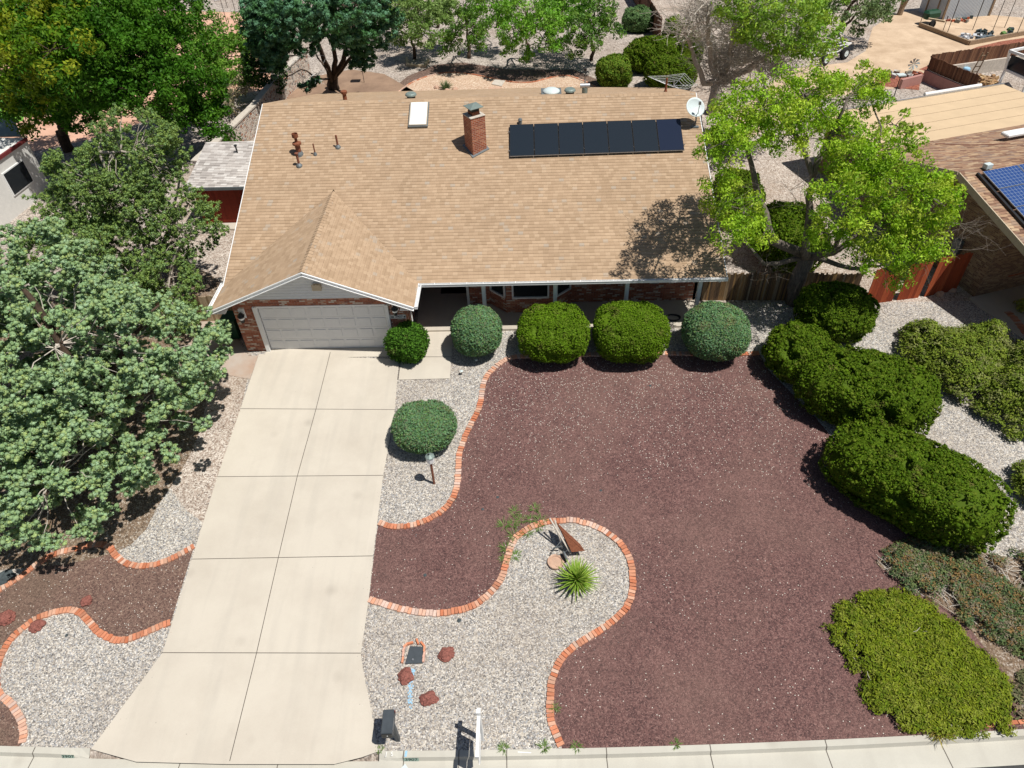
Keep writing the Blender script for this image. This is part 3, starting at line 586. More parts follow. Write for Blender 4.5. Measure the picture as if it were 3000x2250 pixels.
pq=MB(); pq.box((5.33,-.018,1.62),(.62,.03,.17)); pq=pq.build('number_plaque','edging',house,bevel=.004)
pq.data.materials[0]=M['stucco']; textobj('3907',(5.375,-.036,1.62),(PI/2,0,0),.15,'signblack',pq)
q=MB(); q.box((5.12,-.036,1.62),(.13,.006,.1)); q.build('plaque_emblem','flash',pq); q=MB(); q.lathe((5.595,-.036,1.62),[(.035,0),(.035,.006)],12,(0,-1,0)); q.build('plaque_emblem','black',pq)
fl=MB(); fl.box((2.55,-.1,3.12),(.30,.2,.22)); fl.box((2.55,-.2,3.15),(.34,.03,.26)); fl.build('flood_light','beige',house,bevel=.01)
def window(cx,y,z0,z1,w,rz=0,name='window'):
    f=MB(); c=Vector((cx,y,(z0+z1)/2)); R=Matrix.Rotation(rz,3,'Z'); h=z1-z0
    for dx,dz,sx,sz in ((-w/2,0,.07,h),(w/2,0,.07,h),(0,-h/2,w+.07,.07),(0,h/2,w+.07,.07)):
        p=c+R@Vector((dx,-.02,dz)); f.box(p,(sx,.07,sz),rz)
    fo=f.build(name,'white',house,bevel=.004); g=MB(); g.box(c+R@Vector((0,.02,0)),(w,.02,h),rz); g.build('pane','glass',fo)
window(10.45,2.12,.85,2.05,1.46); a=math.atan2(.65,-.7)
window(9.1,2.44,.85,2.05,.8,math.atan2(-.65,.7)); window(11.8,2.44,.85,2.05,.8,math.atan2(.65,.7)); window(15.4,2.78,1.2,2.05,1.56)
d=MB(); d.box((6.75,4.54,1.15),(1.0,.05,2.1)); d.build('front_door','trimred',house,bevel=.01); d=MB(); d.box((7.68,3.7,1.25),(.05,.1,2.3)); d.box((7.82,2.70,1.25),(.1,.06,2.3)); d.build('door_casing','white',house)
def onroof(px,py,off=0.):
    d=ray(px,py); t=(ze+off+s2*(CAM[1]-ym)-CAM[2])/(d[2]-s2*d[1]); return CAM+t*d
RN=Vector((0,-s2,1)).normalized(); RU=Vector((0,1,s2)).normalized(); RX=Vector((1,0,0)); RM3=Matrix((RX,RU,RN)).transposed()
def chimney():
    c=Vector((8.22,7.48,0)); az=rad(33); z0=4.5; zt=4.69+1.62; b=MB(); b.box((c.x,c.y,(z0+zt)/2),(.68,.66,zt-z0),az); ch=b.build('chimney','chimbrick',house)
    k=MB(); k.box((c.x,c.y,zt+.02),(.72,.70,.045),az); k.build('chimney_crown','cap',ch,bevel=.012)
    k=MB(); k.box((c.x,c.y,zt+.11),(.36,.36,.16),az); k.build('flue','copper',ch)
    k=MB(); k.box((c.x,c.y,zt+.24),(.34,.34,.12),az); cp=k.build('spark_screen','black',ch)
    k=MB(); R=Matrix.Rotation(az,3,'Z'); hs=.31; top=zt+.37
    vs=[Vector(c[:3])+R@Vector((a*hs,b_*hs,0))+Vector((0,0,top)) for a,b_ in((-1,-1),(1,-1),(1,1),(-1,1))]+[Vector((c.x,c.y,top+.10))]+[Vector(c[:3])+R@Vector((a*hs,b_*hs,0))+Vector((0,0,top-.02)) for a,b_ in((-1,-1),(1,-1),(1,1),(-1,1))]
    k.add(vs,[(0,1,4),(1,2,4),(2,3,4),(3,0,4),(0,5,6,1),(1,6,7,2),(2,7,8,3),(3,8,5,0),(8,7,6,5)]); k.build('chimney_cap','greenvent',ch)
    k=MB()
    for a,L in ((0,.42),):
        R=Matrix.Rotation(az,3,'Z')
        for s_ in ((-1,-1),(1,-1),(1,1),(-1,1)):
            pass
    cs=[c+R@Vector((a*.42,b_*.41,0)) for a,b_ in((-1,-1),(1,-1),(1,1),(-1,1))]; k.slab([(p.x,p.y,zf(p.y)+.05) for p in cs],.06); k.build('flashing','flash',ch)
chimney()
def skylight():
    ps=[onroof(700+x/2.765,y/2.765) for x,y in ((1400,850),(1532,850),(1515,1030),(1388,1030))]; c=Vector(sum(ps)/4)
    b=MB(); b.box(c+RN*.05,(.86,1.5,.13),M4=RM3); o=b.build('skylight','flash',house,bevel=.01)
    k=MB(); k.box(c+RN*.13,(.78,1.40,.05),M4=RM3); k.build('skylight_frame','beige',o)
    k=MB(); n=9; vs=[];fs=[]
    for j in range(n):
        for i in range(n):
            u=i/(n-1)*2-1; v=j/(n-1)*2-1; h=.07*(1-u**4)*(1-v**4); p=c+RX*(u*.36)+RU*(v*.67)+RN*(.158+h); vs.append(p)
    for j in range(n-1):
        for i in range(n-1): fs.append((j*n+i,j*n+i+1,(j+1)*n+i+1,(j+1)*n+i))
    k.add(vs,fs); k.build('skylight_dome','skyl',o,smooth=True)
skylight()
def pipe(px,py,h,r,mat='pipebrown',cap=False):
    p=Vector(onroof(px,py)); b=MB(); b.lathe(p,[(r,-.05),(r,h)],12); o=b.build('vent_pipe',mat,house); o.data.materials[0]=M[mat]
    f=MB(); q_=min(r*2.8,.19); f.lathe(p,[(q_,-.06),(q_*.93,.04),(r*1.2,.13)],14); f.build('pipe_boot','flash',o)
    if cap: f=MB(); f.lathe(p,[(r*1.05,h*.98),(r*1.7,h*1.0),(r*1.7,h*1.06),(r*1.0,h*1.09)],14); f.build('pipe_cap',mat,o)
    return o,p
c2=lambda x,y:(700+x/2.765,y/2.765)
pipe(*c2(804,1195),.55,.045); pipe(*c2(620,1255),.5,.03); pipe(*c2(490,1345),.55,.05,cap=True)
o,p=pipe(*c2(490,1250),.45,.115); f=MB(); f.lathe(p,[(.06,.45),(.06,.75),(.13,.76),(.13,.92),(.115,.92),(.115,.80)],14); f.lathe(p,[(.12,.44),(.19,.45),(.19,.52),(.1,.56)],14); f.build('flue_cap','copper',o)
mt=MB(); mt.box((7.1,3.9,.108),(1.1,.7,.014)); tag(mt.build('door_mat','black'),'black mat on the porch floor in front of the front door','mat')
# small vent over the panels, vents on the back slope
def backpt(x,d): return Vector((x,yr+d,zr-.33*d))
def mush(p,mat='greenvent',r=.27):
    b=MB(); b.lathe(p,[(.2,-.15),(.2,.12),(.12,.14)],16); o=b.build('roof_vent','black',house); k=MB(); k.lathe(p,[(r-.05,.13),(r,.16),(r-.02,.22),(r*.7,.26),(.02,.27)],18); k.build('vent_hood',mat,o)
mush(backpt(5.05,1.3)); mush(backpt(12.45,1.45))
p=Vector(onroof(1524,362)); b=MB(); b.lathe(p,[(.08,0),(.08,.14),(.1,.15),(.07,.22),(.01,.24)],12); b.build('small_vent','flash',house)
b=MB(); p=backpt(11.6,1.9); b.box(p+Vector((0,0,.06)),(.95,.95,.1)); o=b.build('skylight','flash',house,bevel=.01); k=MB(); k.lathe(p+Vector((0,0,.11)),[(.42,0),(.39,.07),(.28,.13),(.14,.17),(.01,.18)],20); k.build('skylight_dome','dish',o,smooth=True)
b=MB(); p=backpt(13.15,1.6); b.lathe(p,[(.13,-.1),(.13,.28)],12); o=b.build('vent_pipe','greenvent',house); k=MB(); k.tube([p+Vector((-.22,0,.36)),p+Vector((.22,0,.36))],.11,12); k.lathe(p,[(.04,.4),(.04,.62)],8); k.build('vent_hood','chrome',o)
b=MB(); p=backpt(17.0,1.0)-Vector((.2,0,0)); b.lathe(p,[(.11,-.05),(.05,.12),(.045,.62),(.03,.62)],10); b.build('vent_pipe','rust',house)
b=MB(); p=backpt(.35,2.3)+Vector((1.6,-1.0,.33)); b.lathe(p,[(.11,-.05),(.1,.02),(.09,.3),(.14,.31),(.15,.42),(.1,.44)],12); b.build('vent_pipe','rust',house)
def pvrow():
    TL,TR,BR_,BL=[Vector(onroof(1400+x/2.765,y/2.765,.14)) for x,y in ((255,1010),(1640,960),(1675,1215),(257,1265))]
    for i in range(7):
        q=[TL.lerp(TR,(i+.012)/7),TL.lerp(TR,(i+.988)/7),BL.lerp(BR_,(i+.988)/7),BL.lerp(BR_,(i+.012)/7)]
        b=MB(); vs=q+[v-RN*.04 for v in q]; b.add(vs,[(3,2,1,0),(4,5,6,7),(0,1,5,4),(1,2,6,5),(2,3,7,6),(3,0,4,7)]); o=b.build('solar_panel','black',house)
        c=sum(q,Vector())/4; e=[c+(v-c)*.965+RN*.003 for v in q]; me=bpy.data.meshes.new('solar_cells'); me.from_pydata([tuple(v) for v in (e[3],e[2],e[1],e[0])],[],[(0,1,2,3)]); u=me.uv_layers.new(name='UVMap')
        for k,c_ in enumerate(((0,0),(1,0),(1,1),(0,1))): u.data[k].uv=c_
        link('solar_cells',me,'pvb' if i==6 else 'pv',o)
    r=MB(); 
    for t in (.2,.8): r.bar(TL.lerp(BL,t)-RX*.06-RN*.06,TR.lerp(BR_,t)+RX*.06-RN*.06,.04,.04)
    for i in range(8): 
        for t in (.2,.8): p=TL.lerp(TR,i/7).lerp(BL.lerp(BR_,i/7),t); r.bar(p-RN*.06,p-RN*.16,.05,.05,up=(1,0,0))
    r.bar(BL-RN*.012+Vector((0,-.01,0)),BR_-RN*.012+Vector((0,-.01,0)),.008,.022)
    r.build('panel_rail','chrome',house)
pvrow()
def dish():
    foot=Vector(onroof(2036,372)); b=MB(); c=foot+Vector((-.12,.1,.78)); b.box(foot+Vector((0,0,.02)),(.3,.2,.03)); b.tube([foot,foot+Vector((0,0,.35)),c-Vector((-.05,.05,.12))],.03,8); b.tube([foot+Vector((-.25,-.15,0)),foot+Vector((0,0,.3))],.015,6); m_=b.build('dish_mount','flash',house)
    ax=Vector((.25,-.75,.75)).normalized(); k=MB(); k.lathe(c,[(.02,.0),(.2,.02),(.35,.06),(.42,.1),(.42,.115),(.35,.075),(.2,.035),(.01,.015)],26,ax); d=k.build('dish_reflector','dish',m_,smooth=True)
    k=MB(); k.tube([c+Vector((0,0,-.35)),c+ax*.35+Vector((.02,-.1,-.35)),c+ax*.5+Vector((0,0,-.1))],.018,6); k.box(c+ax*.5,(.1,.1,.12)); k.build('dish_arm','chrome',m_)
dish()
# ---------------- vegetation ----------------
def superpt(Dv,a,b,c,e):
    """point on a superellipsoid in direction Dv"""
    q=(np.abs(Dv[:,0]/a)**e+np.abs(Dv[:,1]/b)**e+np.abs(Dv[:,2]/c)**e)**(-1/e); return Dv*q[:,None]
def clipped(name,center,a,b,c,rz,label,cols,group=None,e=2.3,dens=420,leaf=.055,lump=.05,lumps=1.6,asp=2.2,cat='bush',hole=.0,zmin=.03,cut=None,up=.0,tuft=.06,tdens=60):
    """clipped shrub: displaced closed body plus tufts of foliage over it"""
    center=np.array(center,float); g0=gz(center[0],center[1]); R=np.array([[math.cos(rz),-math.sin(rz),0],[math.sin(rz),math.cos(rz),0],[0,0,1]])
    root=empty(name,(center[0],center[1],g0),label,cat,group); sd=random.uniform(0,50)
    def surf(Dv):
        P=superpt(Dv,a,b,c,e); n=P/np.array([a*a,b*b,c*c]); n/=np.linalg.norm(n,axis=1,keepdims=True)
        d=lump*nz(P,lumps,sd)*2+lump*.7*nz(P,lumps*3.1,sd+9)
        if hole:
            hh=nz(P,2.3,sd+20); d-=hole*np.clip((hh-.28)*6,0,1)
        P=P+n*d[:,None]; return P@R.T+center,n@R.T
    area=4*PI*((a*b)**1.6/3+(a*c)**1.6/3+(b*c)**1.6/3)**(1/1.6); n=int(area*dens)
    i=np.arange(n)+.5; ph=np.arccos(1-2*i/n); th=PI*(1+5**.5)*i; Dv=np.stack([np.cos(th)*np.sin(ph),np.sin(th)*np.sin(ph),np.cos(ph)],1); Dv=Dv+rng.normal(size=Dv.shape)*.02
    P,N=surf(Dv); keep=P[:,2]>g0+zmin; P,N=P[keep],N[keep]
    P=P+N*rng.uniform(-.05,.03,(len(P),1)); sh=nz(P,1.3,sd+3)
    NN=N*1.0+unit(len(P))*.75; NN[:,2]+=up; col=pick(cols,len(P))*(1+.22*sh[:,None]); bw=np.clip((nz(P,1.7,sd+41)-.36)*7,0,1)[:,None]*.7*rng.random((len(P),1)); col=col*(1-bw)+np.array([.20,.15,.06])*bw; dot=(NN*N).sum(1)<0; NN[dot]*=-1
    kb=rng.choice(len(P),int(area*tdens*len(P)/n),replace=False); Pb=P[kb]-N[kb]*tuft*.45
    k=rng.choice(len(P),len(P)//4); m_=len(k); dd=N[k]+unit(m_)*.5; dd/=np.linalg.norm(dd,axis=1,keepdims=True)
    leafmesh('foliage',np.r_[P,P[k]+dd*leaf*.6],np.r_[NN,np.cross(dd,unit(m_))],np.r_[np.full(len(P),leaf),np.full(m_,leaf*.7)],np.r_[col,col[k]*1.12],'needle',root,np.r_[np.full(len(P),asp),np.full(m_,2.4)],blobs=(Pb,rng.uniform(.55,1.2,len(Pb))*tuft,pick(cols,len(Pb))*.92,.85))
    # solid twig body just under the foliage
    bm=bmesh.new(); bmesh.ops.create_icosphere(bm,subdivisions=4,radius=1); V=np.array([v.co[:] for v in bm.verts]); Q,_=surf(V/np.linalg.norm(V,axis=1,keepdims=True)); Q=center+(Q-center)*.92
    for v,q in zip(bm.verts,Q): v.co=(q[0],q[1],max(q[2],g0+.01))
    me=bpy.data.meshes.new('branches'); bm.to_mesh(me); bm.free(); cm=np.mean(np.array(cols),0)*.85
    at=me.attributes.new('Col','FLOAT_COLOR','POINT'); at.data.foreach_set('color',np.tile([*cm,1],(len(me.vertices),1)).astype(np.float32).ravel()); link('branches',me,'needle',root,True)
    return root
def puff(centers,rad,n,flat=.8,upb=.35,fill=.35):
    """n leaf points round each centre, on a lumpy ball"""
    m=len(centers); d=unit(m*n); d[:,2]=d[:,2]*.9+upb*.4; d/=np.linalg.norm(d,axis=1,keepdims=True)
    r=np.repeat(rad,n)*rng.uniform(1-fill,1.05,m*n); P=np.repeat(centers,n,0)+d*r[:,None]*np.array([1,1,flat]); return P,d
def limb(mb,a,b,r0,r1,n=5,wob=.12,sag=0,sides=6):
    a=np.array(a,float);b=np.array(b,float); L=np.linalg.norm(b-a); pts=[];rs=[]
    for i in range(n+1):
        t=i/n; p=a+(b-a)*t+(rng.normal(size=3)*wob*L*.25*(1 if 0<i<n else 0)); p[2]+=sag*math.sin(PI*t)*L; pts.append(p); rs.append(r0+(r1-r0)*t)
    mb.tube(pts,rs,sides); return pts
def tree(name,label,base,limbs,masses,cols,bark,leaf=.09,cn=60,cr=.45,dens=3.2,cat='tree',group=None,tr=.22,mat='leaf',flat=.75,asp=2,twig=.25,droop=0,leafmix=0.,trunkpts=None,inner=.45,shell=.55,colw=None,barkr=None,twigmat=None,lv=.18,cluster=None,fill=.35,core=0):
    """limbs: list of polylines [(pt..),r0,r1]; masses: (x,y,z,rx,ry,rz)"""
    root=empty(name,(base[0],base[1],gz(base[0],base[1])),label,cat,group); T=MB(); nodes=[]
    for pts,r0,r1 in limbs:
        sp=[np.array(p,float) for p in pts]; fine=[]
        for a,b in zip(sp,sp[1:]):
            for k in range(3): fine.append(a+(b-a)*k/3+rng.normal(size=3)*.04*(1 if k else 0))
        fine.append(sp[-1]); rs=[r0+(r1-r0)*i/(len(fine)-1) for i in range(len(fine))]; T.tube(fine,rs,8); nodes+=fine[2:]
    nodes=np.array(nodes); B=MB(); cen=[]
    for ms in masses:
        c=np.array(ms[:3]); r=np.array(ms[3:6]); k=max(6,int(dens*(r[0]*r[1]*r[2])**(2/3)*4)); d=unit(k); rr=np.where(rng.random(k)<shell,rng.uniform(.82,1.05,k),rng.uniform(inner,.9,k)); q=c+d*r*rr[:,None]; cen.append(q)
        # secondary limb into the mass
        j=np.argmin(((nodes-c)**2).sum(1)); pp=limb(B,nodes[j],c,.06*max(r)/1.5,.025,5,.1)
        hub=np.array([nodes[j]]+[np.array(p) for p in pp])
        for p in q[rng.random(k)<twig]:
            h=hub[np.argmin(((hub-p)**2).sum(1)+rng.uniform(0,.3))]; limb(B,h,p,.022,.006,4,.15,0,4)
    cen=np.concatenate(cen); g=gz(base[0],base[1]); cen=cen[cen[:,2]>g+.35]
    T.build('trunk',bark,root,smooth=True,uv=False); 
    if B.v: B.build('branches',twigmat or bark,root,uv=False)
    if cluster:
        kk,sp_=cluster; dd=unit(len(cen)*kk); dd[:,2]=dd[:,2]*.7+.25; cen=np.repeat(cen,kk,0)+dd*sp_*rng.uniform(.5,1,(len(dd),1))
    rad=rng.uniform(.6,1.3,len(cen))*cr; P,d=puff(cen,rad,cn,flat,fill=fill); 
    if droop: P[:,2]-=droop*rng.random(len(P))*np.repeat(rad,cn)
    cc=np.repeat(pick(cols,len(cen),colw)*rng.uniform(.82,1.2,(len(cen),1)),cn,0); cb_=cc[::cn]*.95
    if leafmix: mc=np.mean(np.array(cols),0); cc=cc*(1-leafmix)+pick(cols,len(cc),colw)*leafmix; cb_=cb_*.35+mc*.6
    N=d+unit(len(P))*.8
    leafmesh('crown',P,N,leaf,cc,mat,root,asp,lv,blobs=(cen,rad*core,cb_,flat) if core else None)
    return root
# colours (albedo)
BLUE=[(.125,.25,.115),(.15,.28,.14),(.105,.215,.09),(.15,.26,.08),(.17,.20,.11)]; GREEN=[(.095,.185,.005),(.115,.21,.007),(.08,.155,.005),(.135,.205,.018)]
def px_center(x,y,z): return DZ(x,y,z)
bushes=[('round_bush',(1030,722),.84,.975,.98,.90,0,'round blue green clipped bush nearest the walkway',BLUE,1.0),
 ('round_bush',(1195,722),.86,1.36,1.25,.86,0,'wide bright green clipped bush left of its twin in front of the porch',GREEN,1.),
 ('round_bush',(1361,720),.88,1.42,1.28,.90,0,'wide bright green clipped bush right of its twin in front of the porch',GREEN,1.),
 ('round_bush',(1545,722),.86,1.24,1.25,.94,0,'round blue green clipped bush at the right end of the porch, half in tree shade',BLUE,1.),
 ('round_bush',(917,925),-.54+.74,1.12,1.05,.66,0,'round blue green clipped bush behind the lamp post beside the driveway',BLUE,1.)]
for nm,(x,y),z,a,b,c,rz,lab,cols,_ in bushes:
    ct=DZ(x,y,z); g0=gz(ct[0],ct[1])
    clipped(nm,(ct[0],ct[1],g0+c+.12),a,b,c,rz,lab,cols,'clipped round bushes in the front yard',e=2.7 if cols is GREEN else 2.25,dens=1000,leaf=.030 if cols is BLUE else .034,lump=.028 if cols is BLUE else .05,lumps=2.2,hole=.07 if cols is BLUE else .2,asp=3.4 if cols is BLUE else 2.4,tuft=.045,tdens=110)
ct=DZ(880,740,.7); clipped('boxwood_bush',(ct[0],ct[1],.72),.78,.72,.74,0,'small dark green leafy bush at the corner of the garage door',[(.05,.13,.012),(.07,.17,.015),(.035,.09,.008)],None,e=2.2,dens=560,leaf=.062,lump=.11,asp=1.5)
# clipped junipers down the right side
DG=[(.072,.135,.004),(.095,.165,.006),(.058,.11,.004),(.115,.165,.012)]
# (px,py,z,...)
for (x,y,z,a,b,c,rz,lab,e_) in (
 (1802,678,.8,1.5,1.3,1.0,-.35,'dark clipped juniper mound behind the big tree trunk by the red fence',2.2),
 (1726,762,.7,1.22,1.3,.92,0,'dark green clipped mound at the left end of the right hand hedge row',2.2),
 (1872,834,.8,2.3,1.5,1.05,-.42,'big clipped juniper hedge, middle of the right hand row',3.1),
 (1974,1040,.3,2.72,1.45,1.08,-.72,'largest clipped juniper hedge, long dark shadow on its left',3.1)):
    ct=DZ(x,y,z); g0=gz(ct[0],ct[1]); clipped('clipped_juniper',(ct[0],ct[1],g0+c*.92),a,b,c,rz,lab,DG,'clipped junipers along the right side',e=e_,dens=760,leaf=.036,lump=.07,lumps=2.8,hole=.34,asp=2.2,tuft=.075,tdens=75)
# side yard bushes right of the house
for (x,y,z,a,b,c,lab) in ((1700,520,1.,1.5,1.9,1.25,'dark rounded shrub under the big tree, right of the roof'),(1590,430,1.,1.1,1.4,1.2,'tall dark shrub close to the right edge of the roof')):
    ct=DZ(x,y,z); clipped('side_shrub',(ct[0],ct[1],c*.95),a,b,c,.2,lab,DG,None,dens=330,leaf=.07,lump=.12,hole=.1)
for (x,y,z,a,b,c,lab,cols) in ((1326,158,.9,1.15,1.1,1.05,'round bright green shrub left of the back yard hedges',[(.10,.19,.015),(.14,.2,.02)]),
 (1408,122,.9,2.0,1.3,1.1,'long green clipped hedge at the back fence, upper of two',DG),(1448,160,.9,1.75,1.2,1.1,'green clipped hedge just behind the clothes line, lower of two',DG),
 (1450,74,1.1,.62,.62,1.2,'small upright conifer in front of the back fence',DG),(1380,36,1.,1.25,1.2,.85,'dome shaped pale green clipped bush far back in the yard',[(.12,.21,.08),(.10,.18,.06)]),(1490,120,1.,.8,.9,1.3,'dark shrub at the foot of the half dead tree',DG)):
    ct=DZ(x,y,z); clipped('back_hedge',(ct[0],ct[1],c*.95),a,b,c,.1,lab,cols,'hedges and shrubs at the back fence',dens=300,leaf=.07,lump=.10,hole=.2,tuft=.11,tdens=30)
# low spreading junipers
sheet('brown_litter',[D(x,y)[:2] for x,y in ((1890,1215),(1960,1172),(2060,1180),(2300,1230),(2320,1560),(2215,1590),(2190,1480),(2080,1340),(1960,1262),(1900,1225)) ],M['litter'],.0125)
def pip(P,poly):
    x,y=P[:,0],P[:,1]; ins=np.zeros(len(P),bool); n=len(poly)
    for i in range(n):
        x1,y1=poly[i]; x2,y2=poly[(i+1)%n]; c=((y1>y)!=(y2>y))&(x<(x2-x1)*(y-y1)/(y2-y1+1e-12)+x1); ins^=c
    return ins
def edist(P,poly):
    d=np.full(len(P),9e9)
    for i in range(len(poly)):
        a=np.array(poly[i]);b=np.array(poly[(i+1)%len(poly)]); ab=b-a; t=np.clip(((P-a)@ab)/(ab@ab),0,1); d=np.minimum(d,np.linalg.norm(P-(a+t[:,None]*ab),axis=1))
    return d
def spread(name,pts,h,label,cols,n,leaf=.07,rough=.5,fall=.5,clump=.22,kind_w=None,cat='juniper',stems=9,bare=0.,dz=.5):
    poly=[tuple(DZ(x,y,gz(*D(x,y)[:2])+h*dz)[:2]) for x,y in pts]; A=np.array(poly); lo,hi=A.min(0),A.max(0); c0=A.mean(0); root=empty(name,(c0[0],c0[1],gz(*c0)),label,cat)
    m=int(n/26); C=np.empty((0,2))
    while len(C)<m:
        q=rng.uniform(lo,hi,(m*2,2)); C=np.concatenate([C,q[pip(q,poly)]])
    C=C[:m]; ed=edist(C,poly); hh=h*np.clip((ed+.05)/fall,0,1)**.5*(1+rough*nz(np.c_[C,np.zeros(m)],.9,3.)+rough*.6*nz(np.c_[C,np.zeros(m)],2.6,8.)); gzv=np.array([gz(*p) for p in C])
    z=gzv+np.clip(hh,.05,None)*rng.uniform(.75,1.05,m)
    if bare:
        bn=nz(np.c_[C,np.zeros(m)],.75,31.)+.4*nz(np.c_[C,np.zeros(m)],2.5,12.); kp=bn<bare; 
    else: kp=np.ones(m,bool)
    kp&=~((ed<.32)&(nz(np.c_[C,np.zeros(m)],2.4,44.)>.12))
    CC=np.c_[C,z][kp]; P,d=puff(CC,rng.uniform(.6,1.25,len(CC))*clump,26,.45,.6); gg=np.array([gz(*p[:2]) for p in CC]); P[:,2]=np.maximum(P[:,2],np.repeat(gg,26)+.02)
    cc=np.repeat(pick(cols,len(CC),kind_w)*rng.uniform(.85,1.15,(len(CC),1)),26,0); N=d*.6+np.array([0,0,.5])+unit(len(P))*.5
    leafmesh('foliage',P,N,leaf,cc,'needle',root,2.4)
    # bare stems and litter under the foliage
    B=MB()
    for _ in range(int(len(A)*stems)):
        q=rng.uniform(lo,hi); 
        if not pip(np.array([q]),poly)[0]: continue
        a=rng.uniform(0,2*PI); L=rng.uniform(.4,1.1); g=gz(*q); p2=q+np.array([math.cos(a),math.sin(a)])*L
        if pip(np.array([p2]),poly)[0]: limb(B,(*q,g+.04),(*p2,gz(*p2)+h*rng.uniform(.3,.9)),.014,.006,4,.2,0,4)
    if B.v: B.build('stems','barepale',root,uv=False)
    return root
YG=[(.145,.195,.010),(.18,.22,.014),(.11,.16,.010),(.20,.23,.03)]
spread('low_juniper',[(1780,1352),(1812,1352),(1805,1310),(1840,1290),(1880,1282),(1945,1275),(2000,1300),(2060,1345),(2110,1400),(2165,1440),(2180,1490),(2185,1580),(2120,1588),(2040,1585),(1960,1575),(1925,1560),(1890,1530),(1862,1490),(1870,1460),(1840,1440),(1838,1415),(1800,1390),(1810,1370)],.30,'low bright yellow green juniper sprawling to the kerb',YG,70000,.036,.45,.5,.17,bare=.50,stems=12,dz=.4)
spread('low_juniper',[(1872,1210),(1900,1195),(1960,1162),(2060,1170),(2130,1185),(2215,1190),(2300,1230),(2320,1450),(2212,1415),(2150,1380),(2080,1340),(2010,1300),(1960,1272),(1940,1250),(1900,1230)],.26,'half dead brown and grey green juniper groundcover below the largest hedge',[(.10,.14,.055),(.13,.165,.06),(.24,.15,.06),(.21,.18,.12),(.08,.145,.06)],52000,.034,.5,.4,.17,kind_w=[.22,.22,.20,.24,.12],bare=.16,stems=26)
SH=[(.15,.21,.022),(.19,.24,.03),(.115,.17,.018),(.20,.22,.07)]
spread('loose_juniper',[(1958,700),(2000,690),(2050,712),(2110,702),(2160,692),(2190,735),(2170,800),(2120,860),(2070,845),(2020,800),(1985,770),(1952,745)],1.05,'loose yellow green juniper beside the gravel path near the red fence',SH,44000,.045,.5,.7,.22)
spread('loose_juniper',[(2175,745),(2212,730),(2290,760),(2320,860),(2280,940),(2200,925),(2150,890),(2110,862),(2150,810)],1.1,'darker loose juniper at the right edge of the photo',SH,44000,.045,.5,.7,.22)
spread('small_juniper',[(2198,1005),(2240,985),(2290,1020),(2290,1080),(2240,1085),(2205,1050)],.8,'small green shrub cut by the right edge, below the loose junipers',SH,11000,.045,.4,.5,.2)
spread('weedy_clump',[(2190,1470),(2230,1440),(2260,1500),(2230,1560),(2192,1540)],.15,'sparse twiggy remains at the lower right edge',[(.14,.15,.07),(.2,.16,.1)],1500,.05,.4,.4,.2)
# ---------------- trees ----------------
def W(l): return [(*DZ(x,y,z),)+tuple(r) for x,y,z,*r in l]
def LP(l): return [tuple(DZ(x,y,z)) for x,y,z in l]
JB=[(.25,.39,.18),(.31,.44,.22),(.39,.46,.13),(.18,.31,.135),(.32,.47,.32)]
J1=(-5.2,-4.3)
tree('juniper_tree','huge blue green juniper tree filling the left side beside the driveway',J1,
 [([(-5.2,-4.3,-.45),(-5.1,-4.3,1.2),(-4.9,-4,3),(-5.3,-3.6,5.2),(-5.5,-3.4,6)],.24,.05),([(-5.1,-4.3,.2),(-4,-4.8,1.5),(-2.4,-5.2,2.6),(-1,-5.2,3)],.14,.03),([(-5.1,-4.3,.3),(-6.5,-5,1.8),(-8,-5.5,3)],.14,.03),([(-5.1,-4.3,.3),(-4.9,-6,1.),(-4.6,-8.3,1.2)],.12,.03),([(-5,-4.2,1),(-3.6,-2.6,2.8),(-2.5,-1.5,3.6)],.12,.03),([(-5,-4.2,1),(-6.6,-2.6,3.4),(-7.6,-1.8,4.4)],.12,.03)],
 [(-5.1,-4.1,3.7,3.6,3.3,2.7),(-3.9,-5.5,2.0,3.9,3.2,1.6),(-7.4,-6.6,2.2,3.1,3.2,2.1),(-4.6,-7.3,1.2,2.9,2.5,1.5),(-3.0,-3.4,2.6,3.0,2.4,1.8),(-6.4,-2.0,4.6,2.5,2.4,2.0),(-8.6,-2.6,4.2,2.6,2.6,2.0)]
 ,JB,'darkbark',leaf=.033,cn=15,cr=.088,dens=5.0,mat='needle',flat=.85,asp=1.6,twig=.12,shell=.85,inner=.7,twigmat='barepale',lv=.2,cluster=(24,.32),fill=.12,core=.88,leafmix=.6)
JG=[(.18,.27,.06),(.23,.31,.07),(.13,.22,.05),(.20,.32,.14)]
J2=(-5.6,3.6)
